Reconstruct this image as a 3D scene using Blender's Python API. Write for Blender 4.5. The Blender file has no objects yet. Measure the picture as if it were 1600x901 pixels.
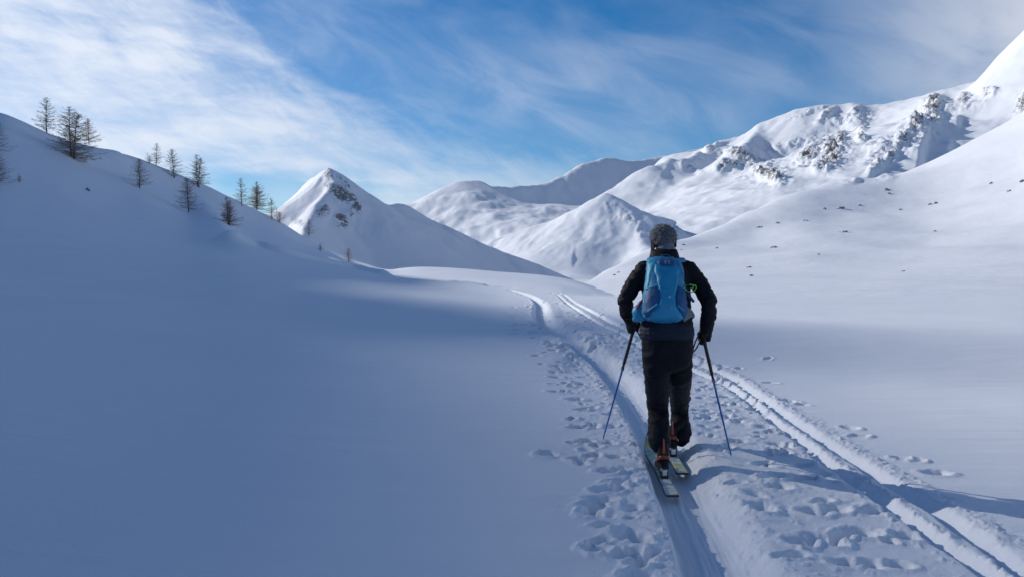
import bpy, bmesh, math, random
import numpy as np
from mathutils import Vector, Matrix, noise as mnoise

# ------------------------------------------------------------------ camera, sky, sun, exposure
SC = bpy.context.scene
COL = SC.collection
F = 1386.0          # focal length in photo pixels (1600 wide)
VH = 430.0          # photo row of the true horizon
CZ = 1.6            # eye height
R = math.radians

cam_d = bpy.data.cameras.new('camera')
cam_d.sensor_width = 36.0
cam_d.lens = 36.0 * F / 1600.0
cam_d.shift_y = (VH - 450.5) / 1600.0
cam_d.clip_start = 0.1
cam_d.clip_end = 30000.0
cam = bpy.data.objects.new('camera', cam_d)
cam.location = (0, 0, CZ)
cam.rotation_euler = (R(90), 0, 0)
COL.objects.link(cam)
SC.camera = cam

SUN_EL = 25.0       # degrees
SUN_AZ = -60.0      # degrees from the view direction (+Y), negative = left
SUN_STRENGTH = 3.8
SKY_STRENGTH = 0.099
EXPOSURE = 0.0

sun_d = bpy.data.lights.new('sun', 'SUN')
sun_d.energy = SUN_STRENGTH
sun_d.angle = R(0.53)
sun_d.color = (1.0, 0.95, 0.88)
sun_o = bpy.data.objects.new('sun', sun_d)
sdir = Vector((math.sin(R(SUN_AZ)) * math.cos(R(SUN_EL)), math.cos(R(SUN_AZ)) * math.cos(R(SUN_EL)), math.sin(R(SUN_EL))))
sun_o.rotation_euler = sdir.to_track_quat('Z', 'Y').to_euler()
sun_o.location = (-60, 40, 60)
COL.objects.link(sun_o)

SC.view_settings.view_transform = 'Standard'
SC.view_settings.look = 'None'
SC.view_settings.exposure = EXPOSURE
SC.view_settings.gamma = 1.0
SC.view_settings.use_curve_mapping = False


class NT:
    """small node-tree writer"""
    def __init__(self, tree):
        self.t = tree
    def n(self, typ, **kw):
        nd = self.t.nodes.new(typ)
        for k, v in kw.items():
            setattr(nd, k, v)
        return nd
    def link(self, a, b):
        self.t.links.new(a, b)
    def put(self, sock, val):
        if hasattr(val, 'is_output') or isinstance(val, bpy.types.NodeSocket):
            self.link(val, sock)
        else:
            sock.default_value = val
    def math(self, op, a, b=0.0, c=0.0, clamp=False):
        nd = self.n('ShaderNodeMath', operation=op, use_clamp=clamp)
        for i, x in enumerate((a, b, c)):
            self.put(nd.inputs[i], x)
        return nd.outputs[0]
    def mapr(self, val, a, b, c, d, smooth=True):
        nd = self.n('ShaderNodeMapRange', interpolation_type='SMOOTHSTEP' if smooth else 'LINEAR')
        self.put(nd.inputs['Value'], val)
        for k, x in zip(('From Min', 'From Max', 'To Min', 'To Max'), (a, b, c, d)):
            self.put(nd.inputs[k], x)
        return nd.outputs[0]
    def noise(self, vec, scale, detail=4.0, rough=0.55, distort=0.0, lac=2.0):
        nd = self.n('ShaderNodeTexNoise')
        if vec is not None:
            self.link(vec, nd.inputs['Vector'])
        nd.inputs['Scale'].default_value = scale
        nd.inputs['Detail'].default_value = detail
        nd.inputs['Roughness'].default_value = rough
        nd.inputs['Lacunarity'].default_value = lac
        nd.inputs['Distortion'].default_value = distort
        return nd.outputs['Fac']
    def comb(self, x, y, z):
        nd = self.n('ShaderNodeCombineXYZ')
        for i, q in enumerate((x, y, z)):
            self.put(nd.inputs[i], q)
        return nd.outputs[0]
    def mixc(self, fac, a, b):
        nd = self.n('ShaderNodeMix', data_type='RGBA')
        self.put(nd.inputs[0], fac)
        self.put(nd.inputs[6], a)
        self.put(nd.inputs[7], b)
        return nd.outputs[2]


def build_world():
    w = bpy.data.worlds.new('World')
    SC.world = w
    w.use_nodes = True
    t = w.node_tree
    t.nodes.clear()
    N = NT(t)
    out = N.n('ShaderNodeOutputWorld')
    bg = N.n('ShaderNodeBackground')
    bg.inputs['Strength'].default_value = SKY_STRENGTH
    sky = N.n('ShaderNodeTexSky', sky_type='NISHITA')
    sky.sun_disc = False
    sky.sun_elevation = R(SUN_EL)
    sky.sun_rotation = R(SUN_AZ)
    sky.altitude = 2200.0
    sky.air_density = 1.0
    sky.dust_density = 0.3
    sky.ozone_density = 2.0
    tc = N.n('ShaderNodeTexCoord')
    sep = N.n('ShaderNodeSeparateXYZ')
    N.link(tc.outputs['Generated'], sep.inputs[0])
    x, y, z = sep.outputs
    az = N.math('ARCTAN2', x, y)
    el = N.math('ARCSINE', z)
    # cirrus: streaks that run down to the right, flattening towards the horizon
    ca, sa = math.cos(R(-24)), math.sin(R(-24))
    ua = N.math('ADD', N.math('MULTIPLY', az, ca), N.math('MULTIPLY', el, sa))
    va = N.math('ADD', N.math('MULTIPLY', az, -sa), N.math('MULTIPLY', el, ca))
    wisp = N.comb(N.math('MULTIPLY', ua, 6.0), N.math('MULTIPLY', va, 17.0), 3.1)
    fine = N.comb(N.math('MULTIPLY', ua, 18.0), N.math('MULTIPLY', va, 46.0), 7.7)
    flat = N.comb(N.math('MULTIPLY', az, 7.0), N.math('MULTIPLY', el, 34.0), 1.3)
    big = N.comb(N.math('MULTIPLY', az, 2.6), N.math('MULTIPLY', el, 7.0), 5.2)
    n_w = N.noise(wisp, 1.0, 7.0, 0.58, 0.6)
    n_f = N.noise(fine, 1.0, 6.0, 0.62, 0.4)
    n_h = N.noise(flat, 1.0, 6.0, 0.55, 0.3)
    n_b = N.noise(big, 1.0, 3.0, 0.5, 0.2)
    # main bank: everything under a curve that climbs towards the left
    dq = N.math('MAXIMUM', N.math('SUBTRACT', 0.1, az), 0.0)
    eb = N.math('MINIMUM', N.math('MULTIPLY_ADD', N.math('MULTIPLY', dq, dq), 0.95, 0.138), 0.36)
    depth = N.math('SUBTRACT', eb, el)
    depth = N.math('ADD', depth, N.math('MULTIPLY', N.math('SUBTRACT', n_w, 0.5), 0.16))
    depth = N.math('ADD', depth, N.math('MULTIPLY', N.math('SUBTRACT', n_f, 0.5), 0.07))
    bank = N.mapr(depth, -0.065, 0.13, 0.0, 1.0)
    tex = N.math('ADD', N.math('MULTIPLY', n_h, 0.64), N.math('MULTIPLY', n_f, 0.36))
    body = N.mapr(tex, 0.30, 0.64, 0.50, 0.97)
    leftm = N.mapr(az, -0.40, 0.12, 1.0, 0.74)
    bank = N.math('MULTIPLY', N.math('MULTIPLY', bank, body), leftm)
    # thin the bank down to a clear strip above the horizon on the left
    gap = N.math('ADD', el, N.math('MULTIPLY', N.math('SUBTRACT', n_h, 0.5), 0.07))
    clear = N.mapr(gap, 0.075, 0.125, 0.15, 1.0)
    side = N.mapr(az, -0.24, -0.12, 0.0, 1.0)
    bank = N.math('MULTIPLY', bank, N.math('MAXIMUM', clear, side))
    # high veil over the rest
    veil = N.math('MULTIPLY', N.mapr(n_b, 0.30, 0.66, 0.15, 1.0), N.mapr(n_w, 0.28, 0.75, 0.12, 0.40))
    right = N.mapr(N.math('ADD', az, N.math('MULTIPLY', N.math('SUBTRACT', n_b, 0.5), 0.2)), 0.24, 0.52, 0.0, 0.85)
    rv = N.math('MULTIPLY', right, N.mapr(n_w, 0.3, 0.65, 0.55, 1.0))
    cap = N.mapr(N.math('ADD', az, N.math('MULTIPLY', N.math('SUBTRACT', n_w, 0.5), 0.12)), 0.40, 0.55, 0.0, 0.97)     # cloud sitting on the high right-hand summit
    cap = N.math('MULTIPLY', cap, N.math('MULTIPLY', N.mapr(az, 0.65, 1.1, 1.0, 0.15), N.mapr(el, 0.30, 0.5, 1.0, 0.15)))
    rv = N.math('MULTIPLY', rv, N.mapr(az, 0.8, 1.5, 1.0, 0.45))
    veil = N.math('MAXIMUM', veil, N.math('MAXIMUM', rv, cap))
    fac = N.math('MAXIMUM', bank, veil)
    fac = N.math('MULTIPLY', fac, N.mapr(el, 0.35, 0.8, 1.0, 0.25))
    # brightness of the thin cloud falls away from the sun
    sv = N.n('ShaderNodeVectorMath', operation='DOT_PRODUCT')
    N.link(tc.outputs['Generated'], sv.inputs[0])
    sv.inputs[1].default_value = sdir
    nearsun = N.mapr(sv.outputs['Value'], 0.2, 0.97, 0.0, 1.0, False)
    ccol = N.mixc(nearsun, CLOUD_FAR, CLOUD_NEAR)
    hs = N.n('ShaderNodeHueSaturation')
    hs.inputs['Saturation'].default_value = 1.52
    hs.inputs['Value'].default_value = 1.0
    hs.inputs['Hue'].default_value = 0.503
    N.link(sky.outputs[0], hs.inputs['Color'])
    c = N.mixc(fac, hs.outputs[0], ccol)
    N.link(c, bg.inputs['Color'])
    N.link(bg.outputs[0], out.inputs[0])


CLOUD_FAR = (6.3, 6.8, 7.9, 1)
CLOUD_NEAR = (8.6, 9.3, 10.5, 1)
build_world()


# ------------------------------------------------------------------ helpers
def P(u, v, d):
    """world point seen at photo pixel (u, v) at depth d metres"""
    return Vector(((u - 800.0) / F * d, d, CZ + (VH - v) / F * d))


def tag(o, label=None, cat=None, group=None, kind=None):
    if label: o['label'] = label
    if cat: o['category'] = cat
    if group: o['group'] = group
    if kind: o['kind'] = kind
    return o


def thing(name, label, cat, loc=(0, 0, 0), group=None):
    o = bpy.data.objects.new(name, None)
    o.empty_display_size = 0.2
    COL.objects.link(o)
    o.location = loc
    return tag(o, label, cat, group)


def link_mesh(name, me, mat=None, parent=None):
    o = bpy.data.objects.new(name, me)
    COL.objects.link(o)
    if mat is not None and not me.materials:
        me.materials.append(mat)
    if parent is not None:
        o.parent = parent
        rootloc = Vector((0, 0, 0))
        p = parent
        while p is not None:
            rootloc += p.location
            p = p.parent
        o.location = -rootloc      # part meshes are written in world coordinates
    return o


def smooth(me):
    me.polygons.foreach_set('use_smooth', np.ones(len(me.polygons), dtype=bool))


def grid_mesh(name, V, nr, nc, wrap=False):
    """V: (nr*nc, 3) -> quad mesh"""
    me = bpy.data.meshes.new(name)
    i = np.arange(nr - 1)[:, None]
    j = np.arange(nc if wrap else nc - 1)[None, :]
    j2 = (j + 1) % nc
    a = i * nc + j; b = i * nc + j2; c = (i + 1) * nc + j2; d = (i + 1) * nc + j
    Q = np.stack([a, b, c, d], -1).reshape(-1, 4).astype(np.int32)
    nf = len(Q)
    me.vertices.add(len(V))
    me.vertices.foreach_set('co', np.ascontiguousarray(V, dtype=np.float32).ravel())
    me.loops.add(nf * 4)
    me.loops.foreach_set('vertex_index', Q.ravel())
    me.polygons.add(nf)
    me.polygons.foreach_set('loop_start', np.arange(0, nf * 4, 4, dtype=np.int32))
    me.polygons.foreach_set('loop_total', np.full(nf, 4, dtype=np.int32))
    me.update(calc_edges=True)
    smooth(me)
    return me


# numpy gradient noise
def _perm(seed):
    rs = np.random.RandomState(seed)
    p = rs.permutation(512)
    return np.concatenate([p, p, p])


_ang = np.random.RandomState(5).rand(512) * 2 * np.pi
_gx, _gy = np.cos(_ang), np.sin(_ang)
_PC = {}


def perlin(x, y, seed=0):
    if seed not in _PC:
        _PC[seed] = _perm(seed)
    p = _PC[seed]
    xi = np.floor(x).astype(np.int64); yi = np.floor(y).astype(np.int64)
    xf = x - xi; yf = y - yi
    xi &= 511; yi &= 511
    u = xf * xf * xf * (xf * (xf * 6 - 15) + 10)
    v = yf * yf * yf * (yf * (yf * 6 - 15) + 10)
    def g(ix, iy, fx, fy):
        h = p[p[ix & 511] + (iy & 511)]
        return _gx[h] * fx + _gy[h] * fy
    n00 = g(xi, yi, xf, yf); n10 = g(xi + 1, yi, xf - 1, yf)
    n01 = g(xi, yi + 1, xf, yf - 1); n11 = g(xi + 1, yi + 1, xf - 1, yf - 1)
    return ((n00 * (1 - u) + n10 * u) * (1 - v) + (n01 * (1 - u) + n11 * u) * v) * 1.5


def fbm(x, y, octv=4, seed=0, gain=0.5):
    a, s, t = 1.0, 0.0, 0.0
    for i in range(octv):
        s = s + a * perlin(x, y, seed + i); t += a
        a *= gain; x = x * 2.03 + 17.3; y = y * 2.03 + 5.1
    return s / t


def ridged(x, y, octv=4, seed=0, gain=0.5):
    a, s, t = 1.0, 0.0, 0.0
    for i in range(octv):
        s = s + a * (1 - 2 * np.abs(perlin(x, y, seed + i))); t += a
        a *= gain; x = x * 2.1 + 11.3; y = y * 2.1 + 3.7
    return s / t


def sstep(a, b, x):
    t = np.clip((x - a) / (b - a), 0, 1)
    return t * t * (3 - 2 * t)


def gsmooth(A, sig, axis, wrap=False):
    if sig <= 0: return A
    n = int(3 * sig + 1)
    k = np.exp(-0.5 * (np.arange(-n, n + 1) / sig) ** 2); k /= k.sum()
    pad = [(0, 0)] * A.ndim; pad[axis] = (n, n)
    B = np.pad(A, pad, mode='wrap' if wrap else 'edge')
    out = np.zeros_like(A)
    for i, w in enumerate(k):
        sl = [slice(None)] * A.ndim; sl[axis] = slice(i, i + A.shape[axis])
        out += w * B[tuple(sl)]
    return out


def pchip(xk, yk, x):
    h = np.diff(xk); dl = np.diff(yk) / h
    m = np.zeros_like(yk)
    w1 = 2 * h[1:] + h[:-1]; w2 = h[1:] + 2 * h[:-1]
    ok = dl[:-1] * dl[1:] > 0
    with np.errstate(divide='ignore', invalid='ignore'):
        mm = (w1 + w2) / (w1 / dl[:-1] + w2 / dl[1:])
    m[1:-1] = np.where(ok, mm, 0)
    m[0] = dl[0]; m[-1] = dl[-1]
    k = np.clip(np.searchsorted(xk, x) - 1, 0, len(h) - 1)
    t = (x - xk[k]) / h[k]
    t = np.clip(t, 0, 1)
    h00 = 2 * t**3 - 3 * t**2 + 1; h10 = t**3 - 2 * t**2 + t
    h01 = -2 * t**3 + 3 * t**2; h11 = t**3 - t**2
    return h00 * yk[k] + h10 * h[k] * m[k] + h01 * yk[k + 1] + h11 * h[k] * m[k + 1]


class PolarField:
    """smooth heights over (azimuth, distance) from a table of profiles"""
    def __init__(self, rows, az0, az1, naz, r0, r1, nr, sig, wrap=False, lin=False):
        self.az = np.linspace(az0, az1, naz, endpoint=not wrap)
        self.lr = np.linspace(math.log(r0), math.log(r1), nr)
        self.wrap = wrap
        A = np.array([q[0] for q in rows]); K = len(rows[0][1])
        LR = np.array([[math.log(k[0]) for k in q[1]] for q in rows])
        ZZ = np.array([[k[1] for k in q[1]] for q in rows])
        o = np.argsort(A); A = A[o]; LR = LR[o]; ZZ = ZZ[o]
        if wrap:
            A = np.concatenate([A, [A[0] + 360]]); LR = np.vstack([LR, LR[:1]]); ZZ = np.vstack([ZZ, ZZ[:1]])
        lr = np.stack([np.interp(self.az, A, LR[:, k]) for k in range(K)], 1)
        zz = np.stack([np.interp(self.az, A, ZZ[:, k]) for k in range(K)], 1)
        step = self.az[1] - self.az[0]
        lr = gsmooth(lr, sig / step, 0, wrap); zz = gsmooth(zz, sig / step, 0, wrap)
        self.Z = np.zeros((naz, nr))
        for i in range(naz):
            if lin:
                self.Z[i] = pchip(np.exp(lr[i]), zz[i], np.exp(self.lr))
            else:
                self.Z[i] = pchip(lr[i], zz[i], self.lr)
        self.Z = gsmooth(self.Z, 1.2, 1)

    def __call__(self, x, y):
        az = np.degrees(np.arctan2(x, y)); r = np.hypot(x, y)
        fa = (az - self.az[0]) / (self.az[1] - self.az[0])
        fr = (np.log(np.maximum(r, 1e-3)) - self.lr[0]) / (self.lr[1] - self.lr[0])
        na, nr = self.Z.shape
        if not self.wrap:
            fa = np.clip(fa, 0, na - 1.001)
        fr = np.clip(fr, 0, nr - 1.001)
        ia = np.floor(fa).astype(int); ir = np.floor(fr).astype(int)
        ta = fa - ia; tr = fr - ir
        def w(t):
            return (-.5*t**3+t**2-.5*t, 1.5*t**3-2.5*t**2+1, -1.5*t**3+2*t**2+.5*t, .5*t**3-.5*t**2)
        wa, wr = w(ta), w(tr)
        out = 0
        for p in range(4):
            jj = ia + p - 1
            jj = jj % na if self.wrap else np.clip(jj, 0, na - 1)
            acc = 0
            for q in range(4):
                acc = acc + wr[q] * self.Z[jj, np.clip(ir + q - 1, 0, nr - 1)]
            out = out + wa[p] * acc
        return out


def az_of(u):
    return math.degrees(math.atan((u - 800.0) / F))


def zv(u, r, v):
    a = R(az_of(u))
    return CZ + (VH - v) / F * r * math.cos(a)

# ------------------------------------------------------------------ materials
def mat_new(name):
    m = bpy.data.materials.new(name)
    m.use_nodes = True
    m.node_tree.nodes.clear()
    N = NT(m.node_tree)
    out = N.n('ShaderNodeOutputMaterial')
    b = N.n('ShaderNodeBsdfPrincipled')
    N.link(b.outputs[0], out.inputs[0])
    return m, N, b


def bump(N, b, h, dist, strength=1.0, prev=None):
    nd = N.n('ShaderNodeBump')
    nd.inputs['Strength'].default_value = strength
    nd.inputs['Distance'].default_value = dist
    N.link(h, nd.inputs['Height'])
    if prev is not None:
        N.link(prev, nd.inputs['Normal'])
    if b is not None:
        N.link(nd.outputs[0], b.inputs['Normal'])
    return nd.outputs[0]


def mat_simple(name, col, rough=0.6, scale=40.0, amt=0.25, bdist=0.002, metal=0.0, spec=0.5, sheen=0.0):
    m, N, b = mat_new(name)
    tc = N.n('ShaderNodeTexCoord')
    n = N.noise(tc.outputs['Object'], scale, 5.0, 0.6)
    k = N.mapr(n, 0.25, 0.75, 1.0 - amt, 1.0 + amt, False)
    mx = N.n('ShaderNodeVectorMath', operation='SCALE')
    mx.inputs[0].default_value = col[:3]
    N.link(k, mx.inputs['Scale'])
    N.link(mx.outputs[0], b.inputs['Base Color'])
    b.inputs['Roughness'].default_value = rough
    b.inputs['Metallic'].default_value = metal
    b.inputs['Specular IOR Level'].default_value = spec
    if sheen:
        b.inputs['Sheen Weight'].default_value = sheen
        b.inputs['Sheen Roughness'].default_value = 0.5
    bump(N, b, N.noise(tc.outputs['Object'], scale * 4, 4.0, 0.6), bdist, 0.6)
    return m


SNOW = (0.86, 0.875, 0.90, 1)


def mat_near_snow():
    m, N, b = mat_new('snow_near')
    tc = N.n('ShaderNodeTexCoord')
    o = tc.outputs['Object']
    n1 = N.noise(o, 0.35, 4.0, 0.5)
    col = N.mixc(N.mapr(n1, 0.3, 0.7, 0, 1), (0.775, 0.81, 0.87, 1), (0.81, 0.84, 0.885, 1))
    N.link(col, b.inputs['Base Color'])
    b.inputs['Roughness'].default_value = 0.62
    b.inputs['Specular IOR Level'].default_value = 0.25
    mp = N.n('ShaderNodeMapping')
    mp.inputs['Rotation'].default_value = (0, 0, R(20))
    mp.inputs['Scale'].default_value = (0.5, 2.4, 1)
    N.link(o, mp.inputs['Vector'])
    w = N.noise(mp.outputs[0], 1.1, 6.0, 0.55, 0.5)         # wind ripples
    p = bump(N, None, w, 0.030, 0.85)
    g = N.noise(o, 55.0, 5.0, 0.7)
    p = bump(N, None, g, 0.006, 0.8, p)
    g2 = N.noise(o, 260.0, 2.0, 0.7)
    bump(N, b, g2, 0.0012, 0.6, p)
    return m


def mat_mountain(name, rock=(0.17, 0.145, 0.12), scale=1.0):
    """snow with bare rock where the mesh attribute 'rock' says the snow has slid off"""
    m, N, b = mat_new(name)
    tc = N.n('ShaderNodeTexCoord')
    o = tc.outputs['Object']
    at = N.n('ShaderNodeAttribute', attribute_name='rock')
    n1 = N.noise(o, 0.045 * scale, 7.0, 0.62)
    n2 = N.noise(o, 0.16 * scale, 5.0, 0.65)
    n3 = N.noise(o, 0.42 * scale, 4.0, 0.6)
    s = N.math('ADD', N.math('MULTIPLY', n1, 0.30), N.math('ADD', N.math('MULTIPLY', n2, 0.45), N.math('MULTIPLY', n3, 0.25)))
    k = N.math('ADD', N.math('MULTIPLY', at.outputs['Fac'], 0.85), N.math('MULTIPLY', N.math('SUBTRACT', s, 0.5), 3.0))
    fac = N.math('MULTIPLY', N.mapr(k, 0.50, 0.66, 0.0, 1.0), N.mapr(at.outputs['Fac'], 0.10, 0.24, 0.0, 1.0))
    rc = N.mixc(N.mapr(n2, 0.3, 0.7, 0, 1), tuple(c * 0.62 for c in rock) + (1,), tuple(c * 1.35 for c in rock) + (1,))
    sn = N.mixc(N.mapr(n1, 0.3, 0.7, 0, 1), (0.775, 0.81, 0.865, 1), (0.81, 0.835, 0.88, 1))
    N.link(N.mixc(fac, sn, rc), b.inputs['Base Color'])
    b.inputs['Roughness'].default_value = 0.75
    b.inputs['Specular IOR Level'].default_value = 0.15
    p = bump(N, None, N.noise(o, 0.012 * scale, 5.0, 0.5), 6.0 / scale, 0.35)
    bump(N, b, n2, 3.0 / scale, N.mapr(fac, 0, 1, 0.12, 0.9), p) if False else bump(N, b, n2, 2.0 / scale, 0.22, p)
    return m


# ------------------------------------------------------------------ near ground and left hillside
def _rows():
    rows = []
    def az(a, *k):
        rows.append((a, [(0.5, 0.0)] + [(r, z) for r, z in k]))
    az(-179, (6, -.05), (12, -.1), (17, -.15), (30, -.2), (60, -.3), (90, -.4), (140, -.6), (200, -1), (300, -2), (500, -3), (3000, -6))
    az(-140, (6, .15), (12, .4), (17, .7), (30, 1.6), (60, 5), (100, 12), (150, 26), (240, 55), (400, 120), (650, 215), (3000, 60))
    az(-110, (6, .36), (12, .8), (17, 1.2), (30, 2.6), (60, 8), (100, 18), (150, 36), (200, 60), (320, 122), (479, 242), (3000, 60))
    def ridge(y, z, zout, *k):  # ridge out of view on the left, crest shaped to shade foreground and hillside
        a = -math.degrees(math.atan2(450.0, y)); r = math.hypot(450.0, y)
        az(a, *k, (r * .36, z * .20), (r * .64, z * .48), (r, z), (3000, 30))
    ridge(0, 239.0, 245, (6, .42), (12, .92), (17, 1.4), (30, 3.0), (60, 8.6), (100, 19), (150, 38))
    ridge(100, 240.1, 240, (6, .41), (12, .88), (17, 1.35), (30, 2.9), (60, 8.2), (100, 18), (150, 36))
    ridge(200, 236.8, 240, (6, .40), (12, .85), (17, 1.3), (30, 2.8), (60, 7.8), (100, 18), (150, 36))
    ridge(265, 234.3, 236, (6, .38), (12, .80), (17, 1.2), (32, 2.5), (60, 6.6), (100, 16), (150, 33))
    ridge(298, 230.8, 232, (6, .375), (12, .78), (17, 1.15), (34, 2.6), (63, 6.8), (103, 16), (153, 32.5))
    ridge(320, 230.4, 230, (6, .37), (12, .76), (17, 1.1), (36, 2.7), (66, 7), (106, 16), (155, 32))
    ridge(375, 229.2, 220, (6, .36), (12, .73), (17, 1.05), (40, 2.8), (72, 7.4), (112, 16), (160, 31))
    ridge(415, 226.6, 210, (6, .355), (12, .72), (17, 1.0), (42, 2.8), (74, 7.5), (114, 16), (165, 30.5))
    ridge(460, 217.7, 200, (6, .35), (12, .70), (17, .96), (44, 2.8), (77, 7.7), (118, 16), (168, 30))
    ridge(500, 206.7, 190, (6, .345), (12, .69), (17, .94), (45, 2.8), (80, 8), (120, 16), (170, 30))
    ridge(560, 192.1, 180, (6, .34), (12, .66), (17, .88), (48, 2.9), (88, 8.8), (126, 16), (166, 28))
    az(-36, (6, .335), (12, .63), (17, .85), (50, 2.9), (93, 9.4), (130, 17), (165, 27), (200, 35.5), (240, 43), (765, 128), (3000, 20))
    az(-33, (6, .33), (12, .60), (17, .80), (50, 2.8), (97, 9.6), (140, 20.5), (165, 26.5), (190, 31.5), (215, 34), (820, 78), (3000, 10))
    near_r = [(6, .10), (14.1, .13), (17, .50)]
    def front(u, n, *k, far=None):
        rows.append((az_of(u), [(0.5, 0.0)] + n + [(r, zv(u, r, v)) for r, v in k[:-1]] +
                     [(900, far) if far else (k[-1][0], zv(u, k[-1][0], k[-1][1]) * 0.93 - 0.5)] + [(3000, -12)]))
    n0 = [(6, .32), (12, .56), (17, .74)]
    front(0, n0, (50, 402), (100, 299), (143, 219), (149, 216), (157, 191), (165, 173), (215, 168), far=44)
    n1 = [(6, .29), (12, .5), (17, .67)]
    front(100, n1, (50, 409), (100, 327), (155, 248), (161, 246), (170, 229), (180, 218), (240, 214), far=40)
    n2 = [(6, .26), (12, .45), (17, .61)]
    front(200, n2, (50, 416), (100, 359), (165, 286), (175, 273), (190, 255), (210, 240), (280, 238), far=32)
    n3 = [(6, .23), (12, .4), (17, .55)]
    front(300, n3, (50, 422), (100, 383), (150, 349), (190, 321), (225, 296), (250, 280), (330, 278), far=24)
    n4 = [(6, .21), (12, .37), (17, .52)]
    front(370, n4, (40, 430), (75, 403), (100, 378), (114, 377.6), (200, 345), (300, 313), (400, 312))
    n5 = [(6, .19), (12, .33), (17, .48)]
    front(440, n5, (40, 436), (80, 413), (115, 396), (131, 396), (240, 366), (350, 346), (460, 345))
    n6 = [(6, .17), (12, .30), (17, .46)]
    front(500, n6, (38, 443), (85, 422), (130, 408.5), (150, 408.7), (300, 392), (420, 385), (540, 384))
    front(560, [(6, .155), (12, .27), (17, .44)], (36, 450), (90, 430), (150, 420), (172, 420.3), (330, 414), (480, 410), (600, 409))
    front(600, [(6, .145), (12, .25), (17, .42)], (34, 455), (90, 438), (160, 429), (188, 429.8), (260, 426), (330, 424), (500, 424))
    front(640, [(6, .135), (12, .23), (17, .40)], (32, 461), (85, 444), (145, 434), (165, 434.8), (220, 424), (280, 416), (400, 417))
    front(700, [(6, .125), (12, .2), (17, .39)], (30, 467), (75, 449), (120, 439), (138, 439.7), (200, 427), (270, 418), (400, 419))
    front(780, [(6, .115), (12, .17), (17, .38)], (28, 477), (58, 459), (85, 450), (98, 450.6), (170, 434), (250, 425), (380, 426))
    front(850, [(6, .11), (12, .14), (17, .37)], (26, 487), (46, 467), (65, 457.5), (76, 458), (150, 441), (230, 429), (340, 431))
    front(900, near_r, (25, 489), (42, 470), (56, 461.5), (68, 462.3), (130, 450), (200, 438), (300, 441))
    front(950, near_r, (24, 493), (38, 474), (50, 463), (62, 465), (110, 462), (180, 455), (250, 456))
    for u in (1050, 1300, 1600):
        front(u, near_r, (24, 494), (36, 473), (48, 463), (60, 467), (110, 470), (200, 470), (300, 470))
    az(45, (6, .05), (14.1, .08), (17, .40), (24, .42), (36, .38), (48, .44), (60, .3), (110, 0), (200, -3), (300, -4), (3000, -12))
    az(90, (6, .0), (12, .0), (17, .1), (24, .14), (36, .2), (48, .25), (60, .2), (110, 0), (200, -2), (300, -3), (3000, -8))
    az(140, (6, -.05), (12, -.1), (17, -.1), (30, -.15), (60, -.2), (90, -.3), (140, -.5), (200, -1), (300, -2), (500, -3), (3000, -6))
    return rows


H0 = PolarField(_rows(), -180, 180, 1440, 0.5, 3000, 520, 0.55, wrap=True)
_RR = np.exp(np.linspace(math.log(2.0), math.log(1500), 4000))


def ground_hit(u, v, off=0.0, fld=None):
    """first point of the ground under photo pixel (u, v)"""
    dx, dz = (u - 800.0) / F, (VH - v) / F
    X, Y, Z = dx * _RR, _RR, CZ + dz * _RR
    H = (fld or H0)(X, Y) + off
    k = int(np.argmax(H >= Z))
    if H[k] < Z[k]: k = len(_RR) - 1
    k = max(k, 1)
    a, b = Z[k-1] - H[k-1], Z[k] - H[k]
    t = a / (a - b) if a != b else 0
    d = _RR[k-1] + (_RR[k] - _RR[k-1]) * t
    return Vector((dx * d, d, CZ + dz * d))


def catmull(pts, n=14):
    pts = [np.array(p, float) for p in pts]
    pts = [2 * pts[0] - pts[1]] + pts + [2 * pts[-1] - pts[-2]]
    out = []
    for i in range(1, len(pts) - 2):
        p0, p1, p2, p3 = pts[i-1:i+3]
        for k in range(n):
            t = k / n
            out.append(0.5 * ((2*p1) + (-p0+p2)*t + (2*p0-5*p1+4*p2-p3)*t*t + (-p0+3*p1-3*p2+p3)*t**3))
    out.append(pts[-2])
    return np.array(out)


def px_line(pix, n=14):
    return catmull([tuple(ground_hit(u, v))[:2] for u, v in pix], n)


MAIN = px_line([(1175, 990), (1124, 901), (1098, 840), (1073, 785), (1052, 735), (1030, 692), (1003, 650), (974, 608), (942, 570), (905, 540),
                (868, 515), (848, 498), (843, 483), (841, 472), (828, 463), (812, 457), (795, 453)])
RUT_A = px_line([(1640, 975), (1541, 898), (1503, 871), (1460, 843), (1418, 812), (1376, 782), (1334, 752), (1291, 723), (1249, 687), (1207, 657), (1165, 624), (1122, 596),
                 (1055, 567), (990, 535), (935, 505), (895, 480), (874, 463), (862, 457)], 10)
RUT_B = px_line([(1690, 985), (1579, 896), (1537, 862), (1486, 824), (1439, 790), (1367, 748), (1334, 723), (1291, 697), (1249, 668), (1207, 640), (1165, 611), (1122, 583),
                 (1060, 555), (1000, 528), (945, 500), (905, 478), (882, 462), (872, 457)], 10)


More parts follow.
